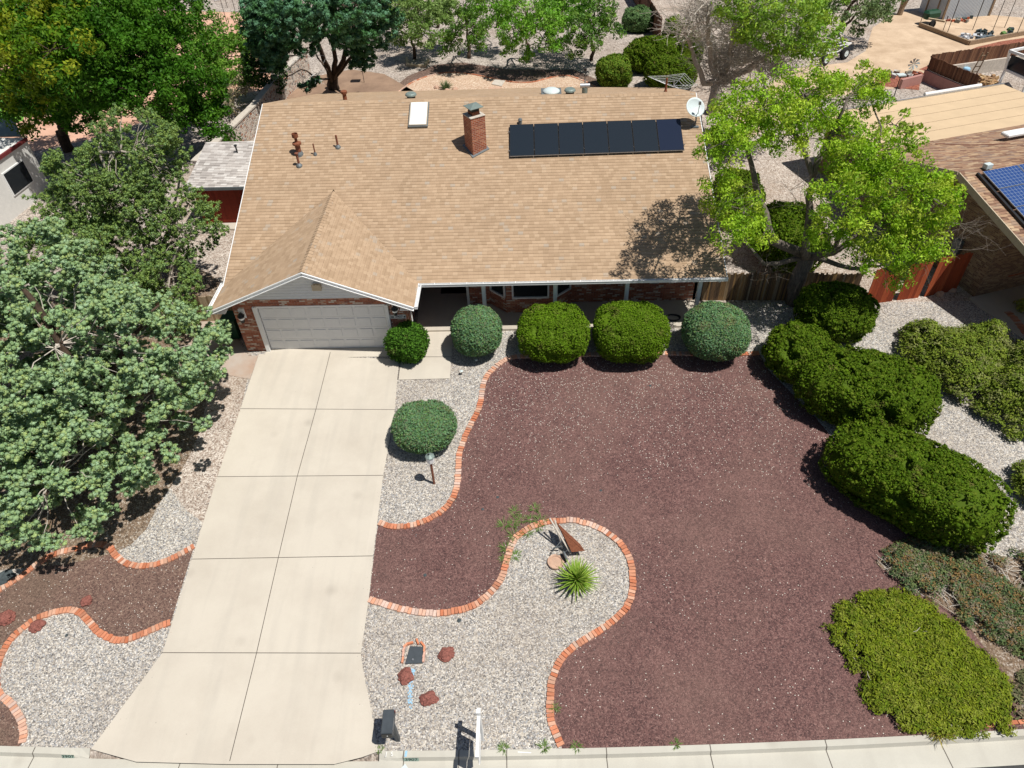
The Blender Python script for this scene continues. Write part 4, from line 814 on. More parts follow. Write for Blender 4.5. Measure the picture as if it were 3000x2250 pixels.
tree('juniper_tree','yellow green juniper tree behind the blue one, bare grey limbs showing',J2,
 [([(-5.4,3.2,0),(-5.5,3.6,2),(-5.9,4.3,4.5),(-6.3,4.6,6.4)],.22,.05),([(-5.4,3.2,.4),(-4.4,3.6,2.2),(-3.7,3.6,3.2)],.12,.03),([(-5.5,3.4,1),(-7.6,4,3),(-9,4.4,4)],.12,.03),([(-5.5,3.5,1.5),(-4.6,5.2,3.6),(-4,6.2,5)],.1,.03)],
 [(-4.1,4.1,3.3,1.7,1.7,1.7),(-5.2,5.0,6.2,1.9,1.8,1.7),(-6.6,4.4,5.0,2.2,2.0,1.8),(-8.1,4.0,3.8,1.8,1.7,1.4),(-4.2,1.9,1.9,1.2,1.2,1.2),(-9.6,3.6,2.6,1.1,1.2,1.0),(-3.7,.9,1.2,.7,.8,.8),(-7.0,2.2,3.2,1.9,1.6,1.5),(-5.6,1.6,2.4,1.3,1.1,1.1),(-5.4,3.9,4.3,1.6,1.6,1.5)],JG,'deadbark',leaf=.036,cn=18,cr=.095,dens=6.2,mat='needle',flat=.9,asp=1.9,twig=.5,shell=.8,twigmat='deadbark',lv=.2,cluster=(16,.38),fill=.3,core=.6,leafmix=.6)
# juniper sprays reaching over the slab
ASH=[(.25,.42,.03),(.31,.47,.035),(.20,.36,.022),(.36,.47,.05)]
tb=D(1713,655)
f0=(tb[0],tb[1],2.3)
tree('ash_tree','tall bright green tree with a forked grey trunk right of the house',(tb[0],tb[1]),
 [([(tb[0],tb[1],-.1),(tb[0]-.05,tb[1]+.05,1.2),f0],.34,.30),
  ([f0]+LP([(1668,520,3.6),(1640,430,5),(1622,350,6.3),(1600,280,7.6)]),.2,.05),([f0]+LP([(1738,545,3.2),(1750,450,4.6),(1756,380,5.8),(1700,260,7.6),(1660,200,8.8)]),.19,.05),([LP([(1756,380,5.8)])[0]]+LP([(1790,300,7),(1830,215,8.4)]),.12,.04),
  ([f0]+LP([(1800,545,3.1),(1860,500,3.9),(1930,440,5.2),(2000,410,6)]),.17,.04),([f0]+LP([(1650,570,2.6),(1600,500,3.8)]),.12,.03),([f0]+LP([(1840,580,2.5),(1900,575,2.7)]),.12,.04),([LP([(1800,545,3.1)])[0]]+LP([(1850,400,5.2),(1900,310,6.8)]),.1,.03)],
 W([(1650,235,8.4,1.6,1.4,1.0),(1735,205,8.6,1.5,1.3,.95),(1825,215,8.0,1.6,1.3,.95),(1880,170,8.2,.7,.7,.7),(1560,310,8.0,.85,1.1,.8),(1548,405,6.6,.65,.9,.8),(1600,275,8.0,1.1,1.0,.8),(1700,285,7.6,.8,.8,.6),(1800,290,7.2,1.1,.9,.75),(1575,500,4.8,.6,.7,.6),
  (1845,430,6.0,1.4,1.3,.9),(1930,400,6.2,1.5,1.3,.9),(2010,425,5.6,1.2,1.2,.8),(1900,500,4.6,1.4,1.0,.7),(1990,510,4.4,1.1,1.,.7),(1650,505,4.4,.55,.6,.5),(1790,505,4.4,.6,.6,.5),(1610,455,5.0,.8,.9,.7),(1932,592,2.7,.5,.5,.4),(1960,540,4.0,1.0,.9,.6),(1870,545,3.8,.9,.8,.5),(1930,340,6.6,1.2,1.1,.8),(1850,350,6.4,1.0,1.,.7)]),
 ASH,'bark',leaf=.050,cn=92,cr=.33,dens=8.0,flat=.75,asp=2.5,twig=.35,droop=.5,shell=.62,lv=.22)
tree('sparse_sapling','thin yellow green branches standing against the tan flat roof',DZ(1905,400,3.)[:2],
 [([(*DZ(1905,400,3.)[:2],0),tuple(DZ(1900,395,3.6)),tuple(DZ(1915,330,5.4))],.06,.02)],W([(1905,335,5.2,.9,.9,.8),(1960,300,5.4,.8,.8,.7),(1880,290,5.8,.6,.6,.6),(1935,270,5.9,.6,.6,.5)]),[(.28,.42,.05),(.34,.44,.07)],'bark',leaf=.10,cn=22,cr=.35,dens=4,asp=2.3,twig=.7,droop=.3)
# half dead tree behind the house
db=(22.0,22.2); f1=(22.0,22.2,2.0)
dead=tree('half_dead_tree','big half dead tree with bare pale branches behind the satellite dish',db,
 [([(22,22.2,-.1),f1],.42,.36),([f1]+LP([(1520,180,3.6),(1495,110,5.5),(1475,60,7)]),.2,.06),([f1]+LP([(1540,150,4.4),(1530,80,6.4),(1530,10,8.2)]),.22,.06),([f1]+LP([(1570,150,4.2),(1585,70,6.6),(1590,0,8.4)]),.2,.05),([f1]+LP([(1620,150,4.4),(1670,110,5.6),(1720,90,6.2)]),.2,.05),([f1]+LP([(1600,180,3.4),(1660,170,4.2)]),.14,.05)],
 W([(1690,40,7.6,2.2,1.8,1.4),(1750,70,6.6,1.6,1.6,1.2),(1640,20,8.2,1.6,1.5,1.1),(1710,100,6.0,1.2,1.2,.9),(1480,100,5.6,.45,.45,.4),(1478,50,6.8,.5,.5,.45),(1720,-10,8.0,1.6,1.6,1.2),(1645,70,6.8,1.2,1.2,.9),(1600,0,8.6,1.2,1.2,.9),(1780,20,7.4,1.2,1.2,.9)]),[(.24,.38,.06),(.19,.34,.04),(.29,.42,.05)],'deadbark',leaf=.08,cn=50,cr=.36,dens=5.5,asp=2.2,twig=.5,droop=.3,twigmat='barepale')
def twigs(root,masses,k,name='dead_twigs',mat='barepale',r=.016):
    B=MB()
    for x,y,z,rx,ry,rz_ in masses:
        c=DZ(x,y,z)
        for _ in range(k):
            p=c+rng.normal(size=3)*np.array([rx,ry,rz_])*.35; d=unit(1)[0]; d[2]=abs(d[2])*.7; L=rng.uniform(.7,1.5)
            pts=limb(B,p,p+d*L,r,r*.4,3,.18,0,3)
            for q in pts[1:]:
                for _2 in range(2): e=d+unit(1)[0]*.9; limb(B,q,np.array(q)+e*rng.uniform(.25,.6),r*.5,r*.25,2,.15,0,3)
    B.build(name,mat,root,uv=False)
twigs(dead,[(1560,60,6.5,2,2,1.6),(1600,110,5.2,1.8,1.6,1.4),(1540,130,4.8,1.2,1.2,1.2),(1640,130,5,1.6,1.4,1.2),(1500,60,7,1.4,1.4,1.2),(1600,20,7.8,2,1.6,1.3),(1680,150,4.2,1.4,1.2,.9),(1560,170,3.6,1,1,1),(1620,60,6.6,1.8,1.6,1.2),(1540,30,7.4,1.8,1.6,1.3),(1580,130,4.6,1.6,1.4,1.2)],80,r=.024)
ash=[o for o in COL.objects if o.name=='ash_tree'][0]
twigs(ash,[(1545,300,7.6,.8,.8,.7),(1550,440,6,.7,.7,.9),(1660,590,2.8,.8,.6,.5),(1980,560,3.4,1.4,1,.6),(2040,480,4.6,1,1,.6),(1880,560,3.0,.9,.8,.5),(1790,450,5,.8,.8,.8),(1720,420,5.4,.8,.8,.8),(2050,540,3.4,.9,.9,.5)],9,mat='bark',r=.009)
# trees on the left
ELM=[(.045,.135,.010),(.06,.165,.012),(.036,.11,.008),(.085,.20,.018)]; ELY=[(.10,.20,.012),(.14,.22,.013),(.075,.16,.010),(.21,.25,.018)]
tree('elm_tree','dark green elm with a black forked trunk behind the white building',(-17.3,19.2),
 [([(-17.3,19.2,-.1),(-17.3,19.3,1.2)],.34,.3),([(-17.3,19.3,1.)]+LP([(130,270,2.4),(105,220,4),(85,160,6)]),.2,.06),([(-17.3,19.3,1.)]+LP([(152,240,3),(170,170,5),(180,100,7)]),.24,.06)],
 W([(125,215,4.6,1.5,1.5,1.1),(190,170,5.6,2.2,2.2,1.5),(165,150,6.2,1.8,1.8,1.3),(180,90,7.2,2.6,2.4,1.6),(250,110,6.4,2.4,2.2,1.5),(190,20,8,2.4,2.4,1.6),(160,235,3.6,1.4,1.4,1.0),(240,190,4.8,1.8,1.8,1.2)]),ELM,'darkbark',leaf=.10,cn=60,cr=.45,dens=5.0,asp=2.2,twig=.12,droop=.4,group='elms left of the stone wall')
tree('elm_tree','yellowing tree in the top left corner',(-27,21),
 [([(-27,21,-.1),(-27,21,3),(-26,22,6)],.28,.1)],W([(60,60,7.6,2.8,2.6,1.6),(40,130,6.8,2.4,2.2,1.5),(70,190,5.2,1.6,1.6,1.1),(0,30,8,2.5,2.5,1.6),(105,40,8.2,2.2,2.,1.4),(20,200,4.8,1.6,1.5,1.1),(60,245,3.6,1.3,1.2,.9),(110,110,7.6,2.0,1.8,1.2),(115,170,6,1.5,1.5,1.1),(30,90,7.4,2.,2.,1.3)]),ELY+ELM[:1],'darkbark',leaf=.10,cn=60,cr=.45,dens=5,asp=2.2,twig=.12,droop=.4,group='elms left of the stone wall')
tree('elm_tree','wide dark green elm spreading towards the stone wall',(-11.5,20.5),
 [([(-11.5,20.5,-.1),(-11.4,20.6,1.5),(-11,21,4)],.3,.12)],W([(310,110,6.0,2.6,2.3,1.6),(380,100,5.4,2.3,2.1,1.5),(300,40,7,2.6,2.4,1.6),(370,30,6.6,2.2,2.2,1.5),(340,180,4.8,2.2,2.0,1.4),(410,170,4.2,1.9,1.8,1.3),(280,180,5,1.8,1.8,1.3),(440,215,3.2,1.5,1.4,1.1),(390,235,3.0,1.5,1.4,1.1),(455,260,2.2,1.1,1.1,.8),(230,40,7.4,2.4,2.4,1.6),(480,285,1.6,.8,.8,.6),(430,240,2.6,1.3,1.2,.9)]),ELM,'darkbark',leaf=.095,cn=60,cr=.42,dens=5.2,asp=2.2,twig=.12,droop=.4,group='elms left of the stone wall')
tree('tall_shrub','upright green shrubs in front of the pink dirt yard',(-12.5,29.5),
 [([(-12.5,29.5,0),(-12.5,29.6,2)],.1,.04)],W([(450,65,3.2,1.2,1.2,1.4),(432,95,2.8,1.1,1.1,1.2),(470,110,2.4,1.1,1.0,1.1),(495,85,2.6,.6,.6,1.2),(526,72,2.8,.6,.6,1.4),(520,120,2.0,1.2,1.0,1.1),(545,105,2.4,.7,.7,1.1),(500,160,1.6,1.2,1.,1.0),(540,165,1.5,.9,.8,.9),(470,160,2.0,1.1,1.,1.0)]),[(.13,.28,.03),(.10,.23,.025),(.16,.30,.04)],'darkbark',leaf=.085,cn=56,cr=.36,dens=6.5,asp=2,twig=.12,group=None)
tree('dry_shrub','sparse grey brown shrub beside the stone wall',(-8.6,23.5),[([(-8.6,23.5,0),(-8.6,23.6,1.2)],.05,.03)],W([(505,215,1.0,.9,.8,.7),(520,190,1.2,.8,.8,.6),(490,235,.8,.8,.7,.5)]),[(.22,.22,.12),(.26,.22,.13)],'bark',leaf=.10,cn=20,cr=.4,dens=5,asp=2,twig=.7)
CED=[(.07,.17,.065),(.10,.22,.11),(.05,.13,.04),(.12,.26,.15)]
cb=D(722,192)
cedar=tree('cedar_tree','tall dark cedar with several leaning trunks and white dead branches behind the house',(cb[0],cb[1]),
 [([(cb[0],cb[1],-.1),(cb[0],cb[1],1)],.42,.35),([(cb[0],cb[1],.6)]+LP([(700,130,2.6),(675,60,4.8),(640,10,6.6)]),.2,.06),([(cb[0],cb[1],.6)]+LP([(725,130,2.5),(715,60,4.8),(695,-20,7)]),.2,.06),([(cb[0],cb[1],.6)]+LP([(742,130,2.5),(755,60,4.8),(770,0,6.5)]),.2,.06),([(cb[0],cb[1],.6)]+LP([(770,110,3),(800,70,4)]),.14,.04),([(cb[0],cb[1],.6)]+LP([(690,170,1.6),(650,150,2),(620,165,1.9)]),.08,.03),([(cb[0],cb[1],.4)]+LP([(705,150,2.2),(680,110,3.2),(640,120,3)]),.08,.03)],
 W([(620,30,6.4,1.8,1.8,1.5),(585,70,5.2,1.5,1.5,1.4),(650,70,5.0,1.2,1.4,1.2),(680,15,7.2,1.6,1.6,1.2),(760,40,6,1.7,1.7,1.4),(800,60,5,1.5,1.5,1.3),(790,110,3.4,1.1,1.1,.9),(740,10,7.4,1.6,1.6,1.2),(820,15,6.2,1.3,1.3,1.1),(600,120,3.8,1.0,1.0,1.0),(740,80,4.6,.8,.9,.8),(570,20,6.4,1.2,1.2,1.3),(560,110,3.4,.7,.8,1.3),(770,140,2.3,.5,.5,.4),(720,35,6.6,.9,.9,.7)])+W([(597,148,2.8,.5,.5,.4),(618,100,3.8,.4,.4,.35),(668,180,1.5,.5,.5,.35),(560,30,6,.8,.8,.8)]),
 CED,'darkbark',leaf=.065,cn=34,cr=.21,dens=6,core=.7,cluster=(5,.40),mat='needle',flat=.85,asp=1.7,twig=.12,shell=.75,twigmat='darkbark')
twigs(cedar,[(618,155,2.2,.3,.3,.2),(668,170,1.7,.3,.3,.3),(640,125,3.1,.3,.3,.2)],5,mat='white',r=.02)
tree('cypress_tree','narrow dark upright conifer left of the cedar',(-8.2,31.5),[([(-8.2,31.5,0),(-8.2,31.5,3)],.15,.06)],W([(560,150,2.,.9,.9,1.5),(572,90,3.6,.9,.9,1.5),(590,150,2.2,.9,.9,1.4),(545,50,4.6,.7,.8,1.2)]),[(.035,.08,.02),(.05,.10,.025)],'darkbark',leaf=.11,cn=40,cr=.38,dens=8,mat='needle',asp=1.7,twig=.05)
OL=[(.19,.29,.085),(.23,.33,.10),(.16,.26,.06)]; PN=[(.12,.24,.035),(.16,.28,.045),(.10,.20,.04)]; BRT=[(.17,.36,.04),(.21,.40,.05),(.14,.31,.035)]
def backtree(lab,x,y,ms,cols,name='yard_tree',h=1.4,cr=.34,cn=52,dens=6.2,leaf=.08):
    b=D(x,y); tree(name,lab,(b[0],b[1]),[([(b[0],b[1],-.05),(b[0]+.1,b[1],h*.6),(b[0]-.05,b[1]+.1,h),(b[0],b[1],h+1.6)],.15,.05)],W(ms),cols,'darkbark',leaf=leaf,cn=cn,cr=cr,dens=dens,asp=2.2,twig=.2,droop=.3,group='small trees in the back yard')
backtree('olive green tree with a stubby trunk, leftmost of the back yard trees',895,128,[(885,60,2.6,1.5,1.4,1.0),(925,75,2.2,1.2,1.1,.9),(905,20,3.6,1.5,1.4,1.0),(870,20,3.6,1.2,1.2,.9),(862,85,1.6,.8,.8,.6),(935,30,3.2,1.2,1.2,.9)],OL)
backtree('slim pine with a straight dark trunk in the back yard',1013,126,[(1010,55,3.2,1.1,1.1,1.0),(985,85,2.2,1.0,1.0,.8),(1040,75,2.4,1.0,1.0,.9),(1015,10,4.4,1.0,1.0,1.1),(960,95,1.8,.7,.7,.6)],PN,'pine_tree')
backtree('bright green leafy tree in the middle of the back yard',1139,130,[(1115,60,3.2,1.5,1.4,1.0),(1165,55,3.4,1.6,1.4,1.1),(1140,20,4.2,1.7,1.5,1.1),(1098,95,2.0,.8,.8,.6),(1135,112,1.5,.6,.6,.6),(1185,90,2.2,1.0,.9,.7),(1205,50,3.2,1.1,1.1,.8),(1220,90,1.9,.7,.7,.5)],BRT)
backtree('spreading green tree with a leaning dark trunk, right in the back yard',1277,130,[(1250,60,3.0,1.2,1.2,.9),(1295,50,3.0,1.1,1.1,.9),(1325,70,2.4,.7,.7,.6),(1275,85,2.3,.8,.8,.6),(1240,100,1.8,.8,.8,.6),(1290,20,3.8,1.3,1.3,1.0)],PN)
backtree('olive green tree cut by the top edge, above the leftmost back yard tree',945,60,[(945,15,3.2,1.4,1.4,1.0),(975,30,2.6,1.1,1.1,.9),(930,-10,4,1.4,1.4,1.0)],OL)
backtree('bright tree cut by the top edge behind the middle back yard tree',1075,60,[(1070,10,3.4,1.6,1.5,1.1),(1040,30,2.8,1.0,1.0,.8),(1095,25,3.0,1.2,1.2,.9)],BRT)
backtree('green tree cut by the top edge between cedar and olive tree',862,40,[(862,10,3.2,1.2,1.2,.9),(845,30,2.4,.8,.8,.6)],PN)
backtree('green tree cut by the top edge behind the leaning trunk',1215,70,[(1215,15,3.6,1.6,1.5,1.1),(1250,0,4,1.4,1.4,1.0),(1190,20,3.2,1.2,1.2,.9)],BRT)
rb=D(1814,66); tree('grey_tree','grey green tree with a bent dark trunk above the trailer frame',(rb[0],rb[1]),[([(rb[0],rb[1],-.05)]+LP([(1825,30,1.6),(1850,0,2.8)]),.18,.08),([(rb[0],rb[1],.2)]+LP([(1838,45,1.2),(1870,15,2.4)]),.12,.05)],W([(1850,20,2.8,1.6,1.5,.8),(1890,30,2.2,1.3,1.2,.7),(1800,-10,3.2,1.6,1.5,.8),(1780,30,2.4,1.2,1.2,.7),(1900,0,3,1.5,1.4,.8),(1850,60,1.4,.6,.6,.5)]),[(.13,.20,.075),(.16,.22,.09)],'darkbark',leaf=.11,cn=34,cr=.4,dens=4.5,asp=2.2,twig=.35)
bb=D(1890,205); tree('grey_bush','grey green bush by the pink wall corner',DZ(1935,262,.6)[:2],[([(*DZ(1930,262,.3)[:2],0),tuple(DZ(1930,262,.8))],.04,.02)],W([(1935,258,.8,.9,.7,.55),(1915,250,.9,.6,.6,.5)]),[(.15,.20,.10),(.13,.18,.08)],'bark',leaf=.08,cn=30,cr=.3,dens=6,asp=2,twig=.3)
# ---------------- front yard things ----------------
def gp2(px,py,h=0): return Vector(G(px,py,h))
c4=lambda x,y:(900+x/2.765,1800+y/2.765)
# mailbox on a post
def mailbox():
    p=gp2(1167,2167); r=empty('mailbox',p,'black mailbox on a post beside the foot of the driveway','mailbox'); top=1.02; c=p+Vector((-.12,.02,top))
    b=MB(); b.bar(p+Vector((0,0,-.1)),p+Vector((-.02,0,top-.13)),.11,.11,up=(0,1,0)); b.box(c+Vector((0,0,-.16)),(.2,.5,.03),.03); b.build('post','greyplastic',r,bevel=.006)
    b=MB(); b.box(c,(.29,.60,.28),.03); body=b.build('box','greyplastic',r,bevel=.02)
    b=MB(); b.box(c+Vector((.01,-.307,-.01)),(.27,.015,.24),.03); dd=b.build('door','black',r,bevel=.006); b=MB(); b.lathe(c+Vector((.02,-.318,.02)),[(.014,0),(.012,.012)],8,(0,-1,0)); b.build('knob','chrome',dd)
    b=MB(); b.box(c+Vector((.152,-.05,.09)),(.006,.3,.014),.03); b.build('side_trim','chrome',r); b=MB(); b.box(c+Vector((.155,.26,.09)),(.012,.06,.1),.03); b.build('flag','trimred',r)
mailbox()
def signpost():
    p=gp2(1413,2166); r=empty('yard_sign',p,'white sign post by the kerb with a panel hung edge on under its arm','sign'); h=1.72
    b=MB(); b.box(p+Vector((0,0,h/2)),(.095,.095,h+.1)); b.box(p+Vector((0,0,h+.06)),(.11,.11,.03)); b.add([],[]); b.build('post','white',r,bevel=.004)
    b=MB(); b.box(p+Vector((0,-.42,h-.16)),(.085,1.16,.09)); b.build('arm','white',r,bevel=.004)
    b=MB(); b.box(p+Vector((0,-.52,h-.58)),(.012,.72,.6)); b.build('sign_panel','white',r)
    b=MB(); 
    for y in (-.8,-.24): b.tube([p+Vector((0,y,h-.2)),p+Vector((0,y,h-.28))],.006,5)
    b.build('hanger','chrome',r); b=MB(); b.add([p+Vector((0,-.9,h-.92)),p+Vector((0,-.16,h-.92)),p+Vector((0,-.16,h-1.1)),p+Vector((0,-.74,h-1.3)),p+Vector((.01,-.9,h-.92)),p+Vector((.01,-.16,h-.92)),p+Vector((.01,-.16,h-1.1)),p+Vector((.01,-.74,h-1.3))],[(0,1,2,3),(7,6,5,4),(0,4,5,1),(1,5,6,2),(2,6,7,3),(3,7,4,0)]); b.build('rider_panel','white',r)
signpost()
def lamppost():
    p=gp2(1272,1417); r=empty('lamp_post',p,'short brown lamp post with a grey lantern head beside the driveway','lamp'); b=MB(); b.tube([p-Vector((0,0,.1)),p+Vector((0,0,1.12))],.042,10); b.build('post','pipebrown',r)
    b=MB(); b.lathe(p+Vector((0,0,1.08)),[(.06,0),(.1,.03),(.13,.08),(.145,.3),(.15,.32)],8); b.build('lantern_glass','skyl',r); b=MB(); b.lathe(p+Vector((0,0,1.39)),[(.165,0),(.15,.03),(.06,.07),(.02,.09)],8); b.build('lamp_cap','greenvent',r); b=MB(); b.tube([p+Vector((-.01,0,1.48)),p+Vector((-.05,.0,1.52))],.02,6); b.build('photocell','black',r)
lamppost()
def boulder(px,py,s,mat,label,cat='rock',group=None,name='boulder',fl=.6):
    p=gp2(px,py); bm=bmesh.new(); bmesh.ops.create_icosphere(bm,subdivisions=4,radius=1); sd=random.uniform(0,90)
    ax=(random.uniform(.85,1.15),random.uniform(.85,1.1))
    for v in bm.verts:
        n=v.co.normalized(); k=1+.35*noise.noise(n*1.3+Vector((sd,0,0)))+.2*noise.noise(n*3.6+Vector((0,sd,0)))+.11*noise.noise(n*9); q=n*k
        for pl in ((.6,.3,.74),(-.5,.6,.6),(.2,-.85,.45),(-.75,-.3,.5),(.1,.1,.95)):
            d=q.dot(Vector(pl).normalized()); 
            if d>.86: q-=Vector(pl).normalized()*(d-.86)*.8
        v.co=Vector((q.x*s*ax[0],q.y*s*ax[1],q.z*s*fl+s*fl*.45))+p
    me=bpy.data.meshes.new(name); bm.to_mesh(me); bm.free(); o=link(name,me,mat); return tag(o,label,cat,group)
for x,y,s,lab in ((1130,325,.20,'red lava boulder right of the brick rimmed meter box'),(800,505,.21,'red lava boulder on the blue paint line, just below the meter box'),(985,690,.21,'red lava boulder nearest the mailbox and kerb')): boulder(*c4(x,y),s,'redrk',lab,group='red boulders in the pebble bed')
for x,y,s,lab in ((255,1763,.19,'red boulder lying in the brown gravel left of the driveway'),(22,1812,.26,'large red boulder cut by the left edge'),(110,1836,.20,'red boulder sitting on the wavy brick edging')): boulder(x,y,s,'redrk',lab,group='red boulders left of the driveway')
boulder(18,1692,.24,'darkrk','dark grey boulder at the left edge by the brick edging')
for x,y,s,lab_ in ((1458,1457,.05,'on the red gravel, above the weeds of the brick loop'),(1414,1492,.05,'on the red gravel left of the brick loop'),(1245,1685,.05,'on the narrow red gravel tongue by the driveway'),(1760,1437,.045,'on the open red gravel, farthest from any edging'),(1905,1130,.05,'on the red gravel near the porch bushes'),(195,1862,.05,'in the pebble bed left of the driveway'),(1345,1818,.06,'on the pebbles just below the brick edging')):
    boulder(x,y,s,'darkrk','small dark stone lying loose '+lab_,'stone','small dark stones on the front yard',name='small_stone',fl=.35)
# meter box
def meter():
    q=[gp2(*c4(*p)) for p in ((795,405),(935,400),(940,268),(835,262))]; c=sum(q,Vector())/4; r=empty('meter_box',c,'black meter box lid rimmed with loose bricks in the pebbles','meter box')
    b=MB(); vs=[v+Vector((0,0,.05)) for v in q]+[v-Vector((0,0,.05)) for v in q]; b.add(vs,[(0,1,2,3),(7,6,5,4),(0,4,5,1),(1,5,6,2),(2,6,7,3),(3,7,4,0)]); l=b.build('lid','greyplastic',r,bevel=.01)
    b=MB(); b.lathe(c+Vector((-.05,-.14,.05)),[(.03,0),(.03,.012)],8); b.build('lid_bolt','chrome',l)
    for x,y,a in ((775,375,1.5),(780,325,1.5),(785,285,1.2),(800,255,.7),(838,238,.2),(895,225,1.9),(935,245,2.3),(950,285,1.5),(948,330,1.5),(944,368,1.5)):
        p=gp2(*c4(x,y)); b=MB(); b.cc=random.choice([(.56,.20,.10),(.60,.27,.16),(.60,.36,.28)]); b.box(p+Vector((0,0,.03)),(.17,.055,.09),a+random.uniform(-.1,.1)); b.build('rim_brick','edging',r)
meter()
def strips(name,mat,pts,wd,jit=.03,n=60,z=.012):
    b=MB(); 
    for i in range(n):
        t=random.random(); k=int(t*(len(pts)-1)); u=t*(len(pts)-1)-k; a=Vector(pts[k]).lerp(Vector(pts[k+1]),u); a+=Vector((random.gauss(0,wd/2),random.gauss(0,jit),0)); s=random.uniform(.012,.03); rr=random.uniform(0,6)
        b.add([(a.x+s*math.cos(rr+j*1.57),a.y+s*math.sin(rr+j*1.57),gz(a.x,a.y)+z+random.uniform(0,.004)) for j in range(4)],[(0,1,2,3)])
    o=b.build(name,mat); o['kind']='structure'; return o
strips('blue_paint_mark','bluep',[gp2(*c4(*p)) for p in ((845,445),(862,470),(835,560),(840,640),(825,690),(850,745))],.055,.04,110,.014)
def curbmark():
    # painted house numbers on the kerb face
    for px,py,w_ in ((1204,2226,.40),(197,2217,.33)):
        x=PZ(px,py,-1.5)[0]; y=yc(x); z=SL*y; b=MB(); b.add([(x-w_/2,y-.168,z-.015),(x+w_/2,y-.168,z-.015),(x+w_/2,y-.212,z-.118),(x-w_/2,y-.212,z-.118)],[(0,1,2,3)]); o=b.build('number_patch','greenp'); o['kind']='structure'
        for v in o.data.vertices: v.co.y-=.003
        t_=textobj('3907',(x,y-.197,z-.066),(PI/2-.38,0,0),.125,'signblack',None,'kerb_number',.001,1.35); t_['kind']='structure'
    x=PZ(1142,2215,-1.46)[0]; y=yc(x); z=SL*y; o=textobj('S',(x+.05,y-.08,z+.010),(0,0,.1),.15,'whitep',None,'paint_letter',.0005); o['kind']='structure'
    b=MB(); b.add([(x-.1,y-.02,z+.011),(x-.085,y-.02,z+.011),(x-.1,y-.155,z+.011),(x-.115,y-.155,z+.011)],[(0,1,2,3)]); o=b.build('paint_line','whitep'); o['kind']='structure'
    x2=PZ(1545,2200,-1.46)[0]; b=MB(); b.add([(x2-.25,y-.03,SL*yc(x2)+.011),(x2+.1,y-.05,SL*yc(x2)+.011),(x2+.1,y-.07,SL*yc(x2)+.011),(x2-.25,y-.05,SL*yc(x2)+.011)],[(0,1,2,3)]); o=b.build('paint_line','whitep'); o['kind']='structure'
    x3=PZ(1190,2208,-1.46)[0]; b=MB(); b.add([(x3-.03,yc(x3)-.0,z+.011),(x3+.03,yc(x3)-.0,z+.011),(x3+.02,yc(x3)-.15,z+.011),(x3-.04,yc(x3)-.15,z+.011)],[(0,1,2,3)]); o=b.build('paint_mark','bluep'); o['kind']='structure'
    b=MB(); gy=z-.135; b.add([(x3-.16,yc(x3)-.42,gy+.004),(x3+.1,yc(x3)-.42,gy+.004),(x3-.02,yc(x3)-.27,gy+.010)],[(0,1,2)]); o=b.build('paint_arrow','dish'); o['kind']='structure'
curbmark()
# agave
def agave():
    p=gp2(1690,1712); r=empty('agave_plant',p,'spiky variegated yellow and green agave in the pebble loop','agave'); V=[];F=[];C=[]
    n=120
    for i in range(n):
        az=i*2.39996; el=rad(5+75*(i/n)**1.0+rng.uniform(-6,6)); L=(.50+.28*math.sin(PI*min(1,i/n*.8+.2)))*rng.uniform(.85,1.1)*1.02; w0=.036
        d=Vector((math.cos(az)*math.cos(el),math.sin(az)*math.cos(el),math.sin(el))); sdv=Vector((-math.sin(az),math.cos(az),0)); up=sdv.cross(d)*-1
        b0=p+Vector((0,0,.16+.12*i/n)); k=6
        for sgn,cl in ((-1,0),(0,1),(1,2)): pass
        rows=[]
        for j in range(k):
            t=j/(k-1); w_=w0*(1-t)**.7*(1 if t>.05 else .7)+.001; c=b0+d*L*t+Vector((0,0,-.10*L*t*t))
            rows.append([c-sdv*w_+up*.012*(1-t),c-sdv*w_*.55,c+sdv*w_*.55,c+sdv*w_+up*.012*(1-t)])
        bi=len(V)
        for rr in rows: V+= [tuple(q) for q in rr]
        for j in range(k-1):
            for s_ in range(3):
                F.append((bi+j*4+s_,bi+j*4+s_+1,bi+(j+1)*4+s_+1,bi+(j+1)*4+s_)); C.append((.10,.24,.02) if s_==1 else (.42,.50,.10))
    me=bpy.data.meshes.new('leaves'); me.from_pydata(V,[],F); me.update(); at=me.attributes.new('Col','FLOAT_COLOR','FACE'); at.data.foreach_set('color',np.array([(*c,1) for c in C],np.float32).ravel()); link('leaves',me,'succ',r)
    b=MB(); b.tube([p-Vector((0,0,.05)),p+Vector((0,0,.3))],[.09,.05],10); b.build('stem','timber',r)
agave()
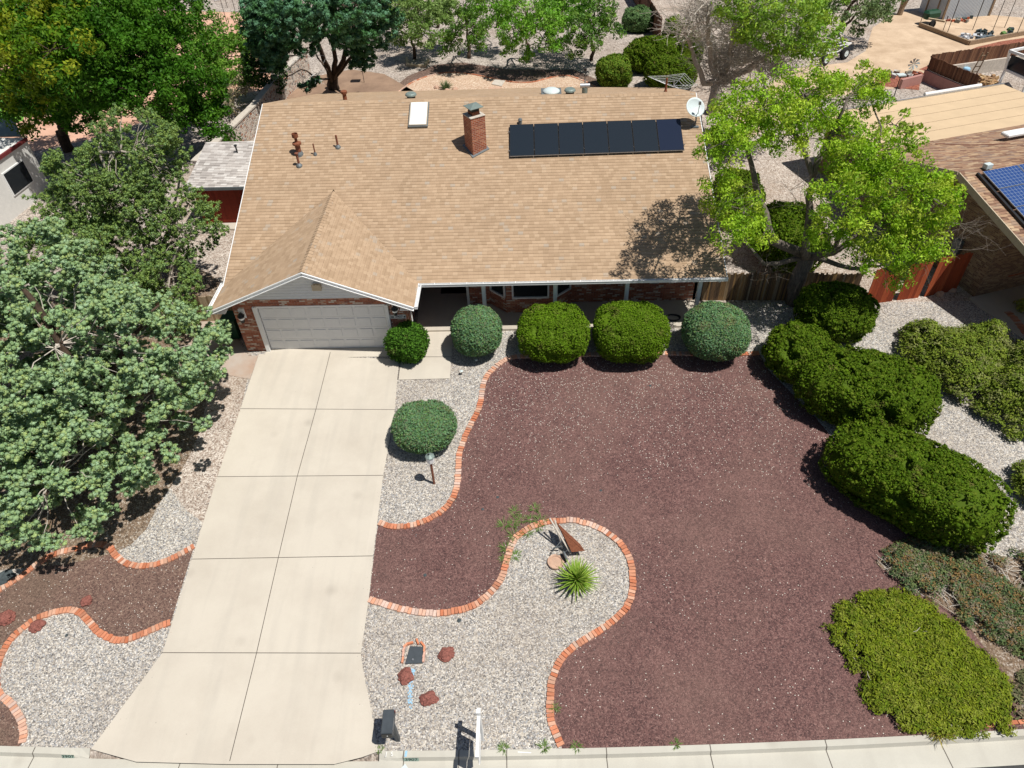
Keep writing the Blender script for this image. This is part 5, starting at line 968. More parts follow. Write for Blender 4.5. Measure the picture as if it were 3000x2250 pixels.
# old wheelbarrow tipped on its nose
def wheelbarrow():
    c5=lambda x,y:(1400+x/4.424,1450+y/4.424)
    p=gp2(*c5(1150,800)); r=empty('wheelbarrow',p,'old wheelbarrow with a rusty tray and grey handles behind the agave','wheelbarrow'); g=p.z
    def q(x,y,z): return Vector(PZ(*c5(x,y),g+z))
    # rusty tray seen edge on: triangular side
    A=q(1080,455,.78); B=q(1380,725,.34); Cc=q(1215,740,.30)
    n=(B-A).cross(Cc-A).normalized()*.0; w_=Vector((.30,.12,.0))
    b=MB(); th=Vector((-.16,.42,-.12)); vs=[A,B,Cc,A+th*.9,B+th*.7,Cc+th*.45]; b.add(vs,[(0,1,2),(0,3,4,1),(1,4,5,2),(0,2,5,3)]); b.build('tray','rust',r)
    b=MB(); b.tube([A,B],.013,6); b.tube([B,B+th*.7,A+th*.9,A],.012,6); b.build('tray_rim','rust',r)
    for k,(a,e) in enumerate((((930,300,1.05),(1205,760,.16)),((1000,370,.95),(1140,780,.12)))):
        b=MB(); b.bar(q(*a)+Vector((0,.12*k,0)),q(*e)+Vector((-.1*k,.25*k,0)),.05,.04); b.build('handle','palewood' if 0 else 'cap',r,bevel=.006)
    b=MB(); b.tube([q(930,790,.02),q(1000,690,.35),q(1085,590,.5)],.012,6); b.tube([q(930,790,.02),q(1100,770,.1),q(1160,715,.3)],.014,6); b.tube([q(975,690,.2),q(1090,665,.35)],.022,6); b.build('leg_frame','flash',r)
    b=MB(); wc=q(1130,800,.14); b.lathe(wc-Vector((.03,0,0)),[(.09,0),(.17,.005),(.18,.03),(.17,.055),(.09,.06)],18,(1,.35,.1)); wo=b.build('wheel','flash',r,smooth=False)
    pt=gp2(*c5(1010,880)); o=MB(); o.lathe(pt,[(.24,-.02),(.27,.05),(.26,.09),(.2,.09),(.18,.05),(.02,.045)],22); t_=o.build('clay_saucer','sandstone'); tag(t_,'round stone saucer lying between the wheelbarrow and the agave','saucer')
wheelbarrow()
# garden path lights
for x,y,lab in ((1353,1098,'small pale green path light closer to the walkway corner'),(1396,1065,'small pale green path light under the edge of the first round bush')):
    p=gp2(x,y); r=empty('path_light',p,lab,'path light','little path lights by the walkway'); b=MB(); b.tube([p,p+Vector((0,0,.16))],.012,6); b.build('stake','black',r); b=MB(); b.lathe(p+Vector((0,0,.15)),[(.03,0),(.05,.02),(.065,.05),(.03,.07)],12); b.build('lamp_head','dish',r)
# wheelie bin, hose, reel
def bin_():
    p=gp2(693,985); r=empty('wheelie_bin',p,'dark green wheelie bin in the shade at the left garage wall','bin'); b=MB()
    vs=[p+Vector((a*(.24+.06*t),b_*(.28+.07*t),.08+.92*t)) for t in(0,1) for a,b_ in((-1,-1),(1,-1),(1,1),(-1,1))]; b.add(vs,[(3,2,1,0),(4,5,6,7),(0,1,5,4),(1,2,6,5),(2,3,7,6),(3,0,4,7)]); b.build('bin_body','bin',r,bevel=.02)
    b=MB(); b.box(p+Vector((0,0,1.03)),(.64,.74,.06)); b.box(p+Vector((0,.4,.98)),(.5,.05,.05)); b.build('lid','bin',r,bevel=.015)
    for s_ in (-1,1): b=MB(); b.lathe(p+Vector((.28*s_-.03,.25,.11)),[(.1,0),(.11,.02),(.1,.05)],14,(1,0,0)); b.build('wheel','tyre',r)
bin_()
b=MB(); pts=[gp2(1945+i*3,918-6*math.sin(i),.02+.015*(i%3)) for i in range(4)]; c=gp2(1965,938); 
for k in range(5): b.tube([c+Vector((.3*math.cos(t/3)+.02*k,.2*math.sin(t/3),.03+.03*k)) for t in range(20)],.02,6)
tag(b.build('garden_hose','black'),'coiled black garden hose on the ground at the porch end','hose')
# fences
def boards(name,a,b,h,bw,mat,label,cat='fence',jag=.04,posts=0,rail=True,gap=.006,group=None):
    a=Vector(a); b=Vector(b); L=(b-a).length; d=(b-a).normalized(); n=int(L/bw); r=empty(name,a,label,cat,group); m=MB(); ang=math.atan2(d.y,d.x)
    for i in range(n):
        p=a+d*(i+.5)*bw; hh=h+random.uniform(-jag,jag); m.box((p.x,p.y,gz(p.x,p.y)+hh/2-.02),(bw-gap,.022,hh+.04),ang)
    m.build('boards',mat,r); m=MB(); off=Vector((-d.y,d.x,0))*.04
    for z in (.3*h,.85*h): m.bar(a+off+Vector((0,0,z)),b+off+Vector((0,0,z)),.04,.08)
    m.build('rail',mat,r)
    if posts:
        for i in range(posts+1): p=a+d*L*i/posts+off*1.8; m=MB(); m.box((p.x,p.y,h/2),(.09,.09,h+.05),ang); m.build('post',mat,r)
    return r
boards('picket_fence',(-6.2,1.95,0),(-.98,2.05,0),1.3,.11,'picket','weathered wooden fence between the juniper and the garage',posts=2)
boards('stockade_fence',(17.6,2.85,0),(24.0,2.62,0),1.35,.075,'stockade','dark weathered stake fence behind the big forked trunk',jag=.06,posts=3)
nx0,ny0=27.7,5.0; an=rad(17); U=Vector((math.cos(an),math.sin(an),0)); Vv=Vector((-math.sin(an),math.cos(an),0))
A_=gp2(2530,893); B_=gp2(2690,872); C_=gp2(2765,858)
boards('red_fence',A_,B_.lerp(A_,.45),1.75,.14,'redwood','red stained board fence, left section nearest the stake fence',group='red fence sections')
boards('red_fence',B_.lerp(A_,.40),B_,1.8,.14,'redwood','red stained board fence, middle section beside the gate gap',group='red fence sections')
boards('red_gate',B_+Vector((.25,.05,0)),C_+Vector((.55,.15,0)),1.9,.14,'redwood','brighter orange red gate panel carrying a red star',cat='gate')
st=MB(); sc=Vector(PZ(2775,778,1.15)); vs=[]
for k in range(10): t=k*PI/5; rr=.26 if k%2==0 else .11; vs.append((sc.x+rr*math.sin(t),sc.y-.06,sc.z+rr*math.cos(t)))
vs+= [(sc.x,sc.y-.12,sc.z)]; vs+=[(sc.x,sc.y-.02,sc.z)]; st.add(vs,[(k,(k+1)%10,10) for k in range(10)]+[((k+1)%10,k,11) for k in range(10)]); tag(st.build('metal_star','trimred'),'red metal star hung on the orange red gate','star')
# rubble stone wall
def stonewall():
    pts=[Vector((-7.3,13.9,0)),Vector((-6.9,16.5,0)),Vector((-6.55,19,0)),Vector((-6.2,21.5,0)),Vector((-6.1,24,0)),Vector((-5.9,27,0)),Vector((-5.2,31,0))]; r=empty('stone_wall',pts[0],'rubble stone garden wall with a pale mortar cap left of the house','wall'); m=MB(); c=MB()
    for a,b in zip(pts,pts[1:]): m.bar(a+Vector((0,0,.78)),b+Vector((0,0,.78)),.34,1.56); 
    fine=[a.lerp(b,k/4) for a,b in zip(pts,pts[1:]) for k in range(4)]+[pts[-1]]
    for i,(a,b) in enumerate(zip(fine,fine[1:])): c.bar(a+Vector((0,0,1.58+random.uniform(-.015,.015))),b+Vector((0,0,1.58+random.uniform(-.015,.015))),.42+random.uniform(-.02,.02),.09)
    m.build('stonework','stone',r); c.build('cap','cap',r)
stonewall()
# little side building left of the house
def sideshed():
    r=empty('side_shed',(-4,10.5,0),'small red walled lean to with a pale grey shingle roof left of the house','shed'); z0,z1=2.15,2.75; ya,yb_=9.8,13.6; x0,x1=-6.2,-1.2; m=MB(); n=28
    for i in range(n):
        y0=ya+(yb_-ya)*i/n; y1=ya+(yb_-ya)*(i+1)/n; f=lambda y:z0+(z1-z0)*(y-ya)/(yb_-ya); m.add([(x0,y0,f(y0)+.014),(x1,y0,f(y0)+.014),(x1,y1,f(y1)),(x0,y1,f(y1))],[(0,1,2,3)])
    m.slab([(x0,ya,z0-.01),(x1,ya,z0-.01),(x1,yb_,z1-.01),(x0,yb_,z1-.01)],.1); m.build('roof','greyroof',r)
    m=MB(); m.box((-3.7,ya-.02,z0-.07),(5.0,.06,.14)); m.build('gutter','flash',r)
    m=MB(); m.box((-3.7,11.8,1.05),(4.6,3.4,2.05)); m.build('wall','redwall',r); m=MB(); m.box((-2.4,10.07,1.55),(.9,.06,.6)); w_=m.build('window','beige',r); m=MB(); m.box((-2.4,10.04,1.55),(.78,.03,.48)); m.build('pane','glass',w_)
    m=MB(); m.box((-3.4,9.7,.05),(4.6,.6,.1)); m.build('step','porch',r)
    m=MB(); m.lathe((-4.3,12.6,2.58),[(.04,0),(.04,.35),(.08,.36),(.08,.42)],10); m.build('vent_pipe','black',r)
sideshed()
# white building at the left edge
def whitehouse():
    a=Vector(PZ(150,575,.15)); t0=Vector(PZ(75,405,2.9)); t1=Vector(PZ(10,450,2.9)); r=empty('white_building',(a.x,a.y,0),'white stucco building with a dark square window at the left edge','building')
    c=Vector((t0.x,t0.y,0)); d=(Vector((t1.x,t1.y,0))-c).normalized(); n=Vector((d.y,-d.x,0)); n=-n if n.x<0 else n; L=6.
    m=MB(); e=c+d*L; back=-n*5; ps=[c,e,e+back,c+back]; m.add([(*p[:2],0) for p in ps]+[(*p[:2],2.9) for p in ps],[(0,1,5,4),(1,2,6,5),(2,3,7,6),(3,0,4,7),(4,5,6,7)]); m.build('wall','stucco',r)
    m=MB(); m.bar(c+n*.03+Vector((0,0,2.86)),e+n*.03+Vector((0,0,2.86)),.12,.16); m.build('roof_trim','trimred',r)
    w0=c+d*.9; w1=c+d*2.6; zc=1.55; m=MB(); m.bar(w0+n*.02+Vector((0,0,zc)),w1+n*.02+Vector((0,0,zc)),.06,1.25); f=m.build('window_frame','white',r); m=MB(); m.bar(w0+d*.07+n*.05+Vector((0,0,zc)),w1-d*.07+n*.05+Vector((0,0,zc)),.03,1.12); m.build('pane','glass',f)
    # dark striped awning behind
    p=[Vector(PZ(x,y,2.5)) for x,y in ((-30,340),(40,345),(62,398),(-30,400))]; m=MB(); m.slab([tuple(v) for v in p],.05); tag(m.build('green_awning','greenvent'),'dark grey green shade roof behind the white building','awning')
whitehouse()
# neighbour house on the right
def nbr():
    R0=Vector((nx0,ny0,4.5)); P=lambda u,v,z:Vector((nx0,ny0,0))+U*u+Vv*v+Vector((0,0,z)); zz=lambda v:4.5-.28*abs(v)
    r=empty('neighbour_house',P(4,0,0),'right hand neighbour house with brown shingles, tan flat roof and blue solar panels','house'); m=MB(); st=.14
    for i in range(int(5.3/st)):
        v1=i*st; v0=(i+1)*st; m.add([P(0,v0,zz(v0)+.014),P(16,v0,zz(v0)+.014),P(16,v1,zz(v1)),P(0,v1,zz(v1))],[(0,1,2,3)])
    for i in range(int(9/st)):
        v1=-i*st; v0=-(i+1)*st; m.add([P(0,v0,zz(v0)+.014),P(16,v0,zz(v0)+.014),P(16,v1,zz(v1)),P(0,v1,zz(v1))],[(0,1,2,3)])
    for s_ in ((0,5.3),(0,-9)): m.add([P(0,0,4.4),P(16,0,4.4),P(16,s_[1],zz(s_[1])-.1),P(0,s_[1],zz(s_[1])-.1)],[(0,1,2,3)])
    m.build('shingle_roof','brownroof',r)
    m=MB(); m.slab([P(.9,5.25,3.02),P(12.3,5.25,3.02),P(12.3,9.9,2.92),P(.9,9.9,2.92)],.16); m.build('flat_roof','tanroof',r)
    for k_,v_ in enumerate((6.2,7.1,8.0,8.9)): m=MB(); m.bar(P(.95,v_,3.02-.0215*(v_-5.25)+.003),P(12.25,v_,3.02-.0215*(v_-5.25)+.003),.025,.006); m.build('roof_seam','timber',r)
    m=MB(); m.bar(P(.9,9.93,2.93),P(12.3,9.93,2.93),.08,.12); m.bar(P(.87,5.3,2.98),P(.87,9.9,2.93),.06,.14); m.build('roof_edge','chrome',r)
    m=MB(); m.tube([P(7.2,10.0,3.05),P(10.8,10.0,3.05)],.09,10); m.build('gutter_pipe','white',r)
    m=MB(); a=P(-.03,0,4.38)
    for e in (5.3,-9): m.bar(P(-.03,0,4.38),P(-.03,e,zz(e)-.12),.04,.28)
    m.build('barge_board','beige',r)
    m=MB(); m.add([P(0,0,4.26),P(.62,0,4.26),P(.62,-9,zz(9)-.24),P(0,-9,zz(9)-.24)],[(0,1,2,3)]); m.build('soffit','stucco',r)
    # walls
    m=MB(); vf=-2.6; m.add([P(.6,5.2,0),P(.6,vf,0),P(.6,vf,zz(vf)-.1),P(.6,0,4.35),P(.6,5.2,zz(5.2)-.1)],[(0,1,2,3,4)]); m.add([P(.6,vf,0),P(14,vf,0),P(14,vf,zz(vf)-.1),P(.6,vf,zz(vf)-.1)],[(0,1,2,3)]); m.add([P(1.2,9.6,0),P(12,9.6,0),P(12,9.6,2.8),P(1.2,9.6,2.8)],[(3,2,1,0)]); m.add([P(1.2,5.2,0),P(1.2,9.6,0),P(1.2,9.6,2.8),P(1.2,5.2,2.9)],[(0,1,2,3)]); m.build('wall','nbrick',r)
    m=MB(); m.box(P(.52,-.9,1.5),(.16,.42,.6),an); m.build('meter_cabinet','flash',r,bevel=.01); m=MB(); m.box(P(.52,-.2,1.3),(.14,.3,.4),an); m.tube([P(.55,-.2,1.5),P(.55,-.2,3.2)],.03,6); m.build('conduit_box','chrome',r)
    m=MB(); m.tube([P(.62,-7.6,0),P(.62,-7.6,2.2)],.06,8); m.build('porch_post','greyplastic',r)
    m=MB(); m.prism([tuple(P(.3,vf,0)[:2]),tuple(P(9,vf,0)[:2]),tuple(P(9,-7.8,0)[:2]),tuple(P(.3,-7.8,0)[:2])][::-1],-.3,.04); m.build('porch_floor','porch',r)
    # blue panels
    N_=(Vector((0,0,1))+(-Vv)*.28).normalized(); Dn=(-Vv-Vector((0,0,.28))).normalized()
    for c_ in range(3):
        for rw in range(7):
            o0=P(.78+c_*1.70,-.35,zz(.35)+.16)+Dn*rw*1.03; q=[o0,o0+U*1.66,o0+U*1.66+Dn*1.0,o0+Dn*1.0]; m=MB(); vs=q+[v-N_*.04 for v in q]; m.add(vs,[(3,2,1,0),(4,5,6,7),(0,1,5,4),(1,2,6,5),(2,3,7,6),(3,0,4,7)]); o=m.build('solar_panel','chrome',r)
            cc=sum(q,Vector())/4; e=[cc+(v-cc)*.98+N_*.003 for v in q]; me=bpy.data.meshes.new('solar_cells'); me.from_pydata([tuple(v) for v in (e[3],e[2],e[1],e[0])],[],[(0,1,2,3)]); u=me.uv_layers.new(name='UVMap')
            for k,uvc in enumerate(((0,0),(1,0),(1,1),(0,1))): u.data[k].uv=uvc
            link('solar_cells',me,'pvblue',o)
    m=MB(); m.bar(P(.6,-.3,zz(.3)+.07),P(.6,-7.5,zz(7.5)+.07),.1,.1); m.build('panel_rail','black',r); m=MB(); m.box(P(1.2,-.12,4.62),(.3,.22,.2),an); m.build('junction_box','dish',r,bevel=.01)
    # white skylight tube and cable
    m=MB(); c=Vector(PZ(2985,388,3.9)); m.box(c,(1.6,.45,.16),an); m.build('roof_cooler','white',r,bevel=.04)
    m=MB(); a=Vector(PZ(2740,421,3.7)); b_=Vector(PZ(2960,421,4.0)); m.tube([a,a.lerp(b_,.5)+Vector((0,0,-.05)),b_],.02,5); m.build('roof_cable','pipebrown',r)
    return P
NP=nbr()
for x,y,s,lab in ((2750,862,.2,'pale sandstone rock at the foot of the red gate'),(2785,852,.22,'tan rock under the shaded end of the red fence')): boulder(x,y,s,'sandstone',lab,group=None)
# things under the covered porch on the right
t_=MB(); tp=gp2(2955,835); 
r_=empty('potting_table',tp,'wooden table with pots in the shaded porch of the right hand house','table'); t_.box(tp+Vector((0,0,.75)),(1.3,.5,.05),an); t_.build('table_top','redwood',r_)
for s_ in ((-.55,-.18),(.55,-.18),(.55,.18),(-.55,.18)): t_=MB(); t_.box(tp+U*s_[0]+Vv*s_[1]+Vector((0,0,.37)),(.06,.06,.73),an); t_.build('leg','redwood',r_)
for k,(dx,mt,lab) in enumerate(((-.3,'dish','pale pot on the porch table'),(.25,'greenvent','grey green pot on the porch table'))): t_=MB(); p=tp+U*dx+Vector((0,0,.775)); t_.lathe(p,[(.08,0),(.12,.2),(.11,.2),(.02,.12)],14); tag(t_.build('flower_pot',mt),lab,'pot')
p=gp2(2985,905); rr_=empty('yellow_shrub',p,'dry yellow green clump at the right edge beside the porch post','shrub'); cpt=np.array([tuple(p+Vector((rng.normal()*.2,rng.normal()*.15,.15+rng.random()*.3))) for _ in range(14)]); P_,d_=puff(cpt,np.full(14,.2),26); leafmesh('foliage',P_,d_,.07,pick([(.35,.33,.08),(.28,.3,.06)],len(P_)),'leaf',rr_,3)
# ---------------- back yard things ----------------
def clothesline():
    p=Vector((17.2,19.3,0)); r=empty('clothes_line',p,'rotary clothes line frame standing behind the right end of the roof','clothes line'); P=lambda x,y,z:Vector(PZ(1700+x/4.424,y/4.424,z)); top=P(1210,1110,2.6); b=MB(); b.tube([Vector((top.x,top.y,0)),top+Vector((0,0,.25))],.03,8); b.build('pole','chrome',r)
    ends=[P(875,990,2.9),P(1355,950,3.0),P(1520,1100,2.6),P(1330,1165,2.6)]
    for e in ends: b=MB(); b.tube([top,e],.018,6); b.build('arm','chrome',r)
    b=MB()
    for t in (.45,.6,.75,.9,1.):
        for a,c in zip(ends,ends[1:]+ends[:1]): x=top.lerp(a,t); y=top.lerp(c,t); b.tube([x,x.lerp(y,.5)-Vector((0,0,.05)),y],.006,4)
    b.build('lines','white',r)
clothesline()
def feeder():
    p=Vector(G(700+1015/2.765,668/2.765)); r=empty('bird_feeder',p,'black bird feeder house on a thin pole beside the cedar','bird feeder'); b=MB(); b.tube([p,p+Vector((0,0,1.35))],.02,6); b.build('pole','black',r); b=MB(); b.box(p+Vector((0,0,1.5)),(.42,.4,.34)); b.build('feeder_house','black',r,bevel=.01); b=MB(); b.add([p+Vector(v) for v in((-.32,-.3,1.66),(.32,-.3,1.66),(.32,0,1.86),(-.32,0,1.86),(.32,.3,1.66),(-.32,.3,1.66))],[(0,1,2,3),(3,2,4,5),(0,3,5),(1,4,2),(0,5,4,1)]); b.build('roof','flash',r)
feeder()
p=Vector(G(1140+2115/3.687,860/3.687)); r=empty('garden_light',p,'small black garden light on a stake behind the roof','garden light'); b=MB(); b.tube([p,p+Vector((0,0,.6))],.02,6); b.build('stake','black',r); b=MB(); b.box(p+Vector((0,0,.7)),(.18,.18,.2)); b.build('lamp_head','black',r,bevel=.02)
c7=lambda x,y:(1140+x/3.687,y/3.687)
def timbers():
    for a,b,lab in (((190,715),(400,730),'old timber lying along the front of the tree plot'),((385,730),(425,660),'short pale timber closing the right side of the tree plot'),((190,640),(195,710),'short timber closing the left side of the tree plot')):
        m=MB(); m.bar(gp2(*c7(*a))+Vector((0,0,.09)),gp2(*c7(*b))+Vector((0,0,.09)),.18,.18); tag(m.build('garden_timber','palewood',bevel=.01),lab,'timber','timbers round the leftmost back yard tree')
timbers()
for q,lab,mt in ((((1105,915),(1215,937),(1255,875),(1140,866)),'pale flagstone on the tan gravel circle, upper one','cap'),(((1048,985),(1195,975),(1215,943),(1085,945)),'pink flagstone on the tan gravel circle, lower one','sandstone')):
    m=MB(); m.slab([tuple(gp2(*c7(*p))+Vector((0,0,.05))) for p in q],.06); tag(m.build('flagstone',mt),lab,'flagstone','flagstones behind the house')
def tuft(px,py,h,r0,n,cols,label,cat='grass clump',name='grass_tuft',w_=.02,group=None,el=(25,80)):
    p=gp2(px,py); r=empty(name,p,label,cat,group); V=[];F=[];C=[]
    for i in range(n):
        az=rng.uniform(0,2*PI); e=rad(rng.uniform(*el)); L=h*rng.uniform(.6,1.1); d=Vector((math.cos(az)*math.cos(e),math.sin(az)*math.cos(e),math.sin(e))); sdv=Vector((-math.sin(az),math.cos(az),0)); b0=p+Vector((math.cos(az)*r0*rng.random(),math.sin(az)*r0*rng.random(),0)); k=len(V); V+=[tuple(b0-sdv*w_),tuple(b0+sdv*w_),tuple(b0+d*L*.6+sdv*w_*.7),tuple(b0+d*L*.6-sdv*w_*.7),tuple(b0+d*L-Vector((0,0,.12*L)))]; F+=[(k,k+1,k+2,k+3),(k+3,k+2,k+4)]; c=cols[rng.integers(len(cols))]; C+=[c,c]
    me=bpy.data.meshes.new('blades'); me.from_pydata(V,[],F); me.update(); at=me.attributes.new('Col','FLOAT_COLOR','FACE'); at.data.foreach_set('color',np.array([(*c,1) for c in C],np.float32).ravel()); link('blades',me,'leaf',r)
tuft(*c7(610,965),.75,.15,130,[(.09,.14,.06),(.12,.17,.07)],'dark spiky plant on the tan gravel circle','plant','spiky_plant',.018)
for x,y,lab in ((515,950,'brown rock left of the spiky plant on the tan gravel'),(625,985,'tan rock in front of the spiky plant'),(710,965,'brown rock right of the spiky plant on the tan gravel')): boulder(*c7(x,y),.2,'sandstone',lab)
# weeds
WL=['on the red gravel, lowest left of the patch outside the loop','on the red gravel beside a bare twig outside the loop','uppermost left of the patch outside the loop','in the middle of the patch outside the loop','farthest up and right of the patch outside the loop','spilling over the bricks near the wheelbarrow handle','between the patch and the wheelbarrow handle, on red gravel','growing through the bricks at the upper left bend','just inside the bricks at the upper left bend','outside the bricks, halfway down the left side of the loop','inside the bricks, halfway down the left side of the loop','lowest outside the bricks on the left side of the loop','flat against the bricks right of the patch']
WG=[(.16,.26,.07),(.20,.30,.09),(.13,.22,.05)]; c5=lambda x,y:(1400+x/4.424,1450+y/4.424)
for k,(x,y,h) in enumerate(((340,400,.3),(450,390,.22),(480,230,.26),(560,330,.2),(740,180,.24),(800,340,.3),(690,320,.18),(460,530,.28),(640,500,.22),(370,690,.26),(490,790,.2),(350,840,.18),(780,420,.2))):
    tuft(*c5(x,y),h,.13,46,WG,'small green weed '+WL[k],'weed','weed',.008,'weeds round the brick loop',(8,50))
for x,y,h,lab in ((1475,2192,.17,'weed at the kerb just right of the sign post'),(1592,2190,.19,'weed at the kerb between sign post and brick edging'),(1690,2188,.15,'weed at the kerb where the brick edging ends'),(1627,2072,.17,'weed growing against the inside of the long brick edging'),(1112,2196,.09,'weed at the corner of the driveway and the kerb'),(1980,2180,.14,'tiny weed at the kerb below the red gravel')):
    tuft(x,y,h,.1,50,WG,lab,'weed','weed',.008,None,(10,60))
tuft(2748,2148,.4,.12,120,[(.38,.30,.07),(.30,.28,.07)],'straw yellow grass clump on the kerb under the green juniper','grass clump','grass_tuft',.01,None,(15,70))
tuft(1700+990/4.424,520/4.424,.7,.15,90,[(.5,.38,.2),(.42,.33,.18)],'dry straw clump at the foot of the back fence','grass clump','dry_grass',.02,None,(30,85))
# back fence running away behind the hedges
def backfence():
    a=gp2(1700+1010/4.424,560/4.424); b=gp2(1860,10); d=(b-a); boards('back_fence',a-d*.05,a+d*1.6,1.9,.15,'brownwood','dark brown board fence running away behind the hedges',posts=4)
backfence()
def yardfence(px,py,h,lab,r=.025,mat='black'):
    p=gp2(px,py); m=MB(); m.tube([p,p+Vector((0,0,h))],r,6); m.lathe(p+Vector((0,0,h)),[(r*1.6,0),(r*1.2,.03)],6); tag(m.build('fence_post',mat),lab,'fence post','thin metal fence posts')
c6=lambda x,y:(400+x/4.424,y/4.424)
for x,y,h,lab in ((658,95,1.6,'thin metal post left of the black barrel'),(820,150,.9,'short pale stake in front of the black barrel'),(1180,105,1.7,'thin metal post on the gravel line right of the barrel'),(1185,345,2.6,'thin metal post rising out of the tall green shrubs'),(1310,260,2.8,'thin metal post nearest the dark conifer')): yardfence(*c6(x,y),h,lab)
p=gp2(*c6(795,125)); r=empty('fire_barrel',p,'black round barrel grill in the pink dirt yard','barrel'); m=MB(); m.lathe(p+Vector((0,0,.12)),[(.3,0),(.55,.2),(.62,.5),(.63,.72)],20); m.build('bowl','black',r); m=MB(); m.lathe(p+Vector((0,0,.84)),[(.64,0),(.5,.05),(.05,.08)],20); m.build('lid','flash',r)
m=MB(); m.box((gp2(*c6(1045,12))+Vector((0,0,.12))),(.5,.25,.22),.4); tag(m.build('white_bag','white',bevel=.06),'small white bag lying on the far gravel','bag')
sheet('pink_gravel_strip',[D(x,y)[:2] for x,y in ((330,-30),(380,-30),(540,-25),(545,10),(530,28),(480,26),(330,22))],'gravel_far',.014)
# metal shed upper right
c8=lambda x,y:(2400+x/3.687,y/3.687)
def shed():
    a=gp2(*c8(1330,215)); b=gp2(*c8(1830,170)); c=gp2(*c8(1070,125)); d=b+(c-a); H=2.9; r=empty('metal_shed',a,'pale blue corrugated metal shed with a brown framed door','shed')
    m=MB(); ps=[a,b,d,c]; m.add([tuple(v) for v in ps]+[(v.x,v.y,H) for v in ps],[(0,1,5,4),(1,2,6,5),(2,3,7,6),(3,0,4,7)]); m.build('wall','shedw',r); m=MB(); m.slab([(v.x,v.y,H+.08) for v in [p+(p-(a+d)/2)*.04 for p in ps]],.1); m.build('roof','shedw',r)
    n=(c-a).normalized(); q=MB(); out=Vector((n.y,-n.x,0)); out=-out if out.y>0 else out
    for k in (.0,): 
        for t in (.30,.72): q.bar(a.lerp(c,t)+out*.05,a.lerp(c,t)+out*.05+Vector((0,0,2.3)),.12,.06,up=tuple(n))
        q.bar(a.lerp(c,.28)+out*.05+Vector((0,0,2.3)),a.lerp(c,.74)+out*.05+Vector((0,0,2.3)),.06,.12); q.bar(a.lerp(c,.3)+out*.05+Vector((0,0,1.5)),a.lerp(c,.72)+out*.05+Vector((0,0,1.5)),.05,.1)
    q.build('door_frame','timber',r)
    for pnt in (a,b): q=MB(); q.bar(pnt,pnt+Vector((0,0,H)),.14,.14,up=(0,1,0)); q.build('corner_trim','timber',r)
shed()
def gardenbed():
    pts=[gp2(*c8(*p)) for p in ((1075,290),(1610,490),(2212,380))]; r=empty('garden_bed',pts[0],'timber edged plot full of junk in the upper right yard','garden bed')
    for a,b in zip(pts,pts[1:]): m=MB(); m.bar(a+Vector((0,0,.15)),b+Vector((0,0,.15)),.15,.32); m.build('timber_edge','timber',r)
gardenbed()
for x,y,h,lab in ((1385,350,2.2,'thin metal post at the junk plot, first from the left'),(1655,325,2.6,'thin metal post at the junk plot, second from the left'),(1870,340,2.4,'thin metal post at the junk plot, third from the left'),(2120,400,2.8,'thin metal post at the junk plot nearest the right edge'),(1080,285,.9,'short post at the left corner of the junk plot'),(2000,300,2.,'thin metal post near the shed corner'),(1330,350,1.1,'short post inside the junk plot')): yardfence(*c8(x,y),h,lab)
def junk(name,x0,y0,x1,y1,n,cols,label,cat,s=(.1,.35),hh=.25):
    a=gp2(*c8((x0+x1)/2,(y0+y1)/2)); r=MB()
    for i in range(n):
        p=gp2(*c8(random.uniform(x0,x1),random.uniform(y0,y1))); r.cc=random.choice(cols); sz=[random.uniform(*s) for _ in range(3)]; r.box(p+Vector((0,0,sz[2]*.35)),(sz[0],sz[1],sz[2]*.7),random.uniform(0,3),('X',random.uniform(-.5,.5)))
    return tag(r.build(name,'debris'),label,cat)
junk('junk_pile',1480,370,1740,440,26,[(.5,.52,.55),(.3,.33,.38),(.6,.6,.6),(.12,.14,.18)],'pile of crumpled pale blue sheeting in the junk plot','junk pile')
junk('junk_pile',1700,340,1880,430,22,[(.03,.05,.06),(.05,.08,.09),(.02,.03,.03),(.15,.18,.2)],'dark heap of covered junk in the junk plot','junk pile')
junk('junk_pile',1960,310,2080,400,12,[(.03,.05,.05),(.04,.07,.06),(.1,.2,.05)],'dark heap at the right end of the junk plot','junk pile')
junk('scrap_heap',1380,180,1640,245,24,[(.4,.09,.04),(.05,.07,.07),(.3,.08,.05),(.2,.2,.18),(.45,.4,.3)],'heap of red and dark scrap against the metal shed','scrap heap')
junk('yard_clutter',690,790,1090,850,26,[(.12,.11,.10),(.3,.1,.06),(.5,.5,.48),(.08,.09,.1),(.35,.3,.22)],'row of small clutter behind the pink wall','clutter',(.08,.4))
junk('firewood_pile',1720,840,1920,930,60,[(.42,.27,.13),(.35,.21,.10),(.28,.17,.09),(.5,.36,.2)],'pile of split firewood by the brown fence','firewood',(.07,.42))
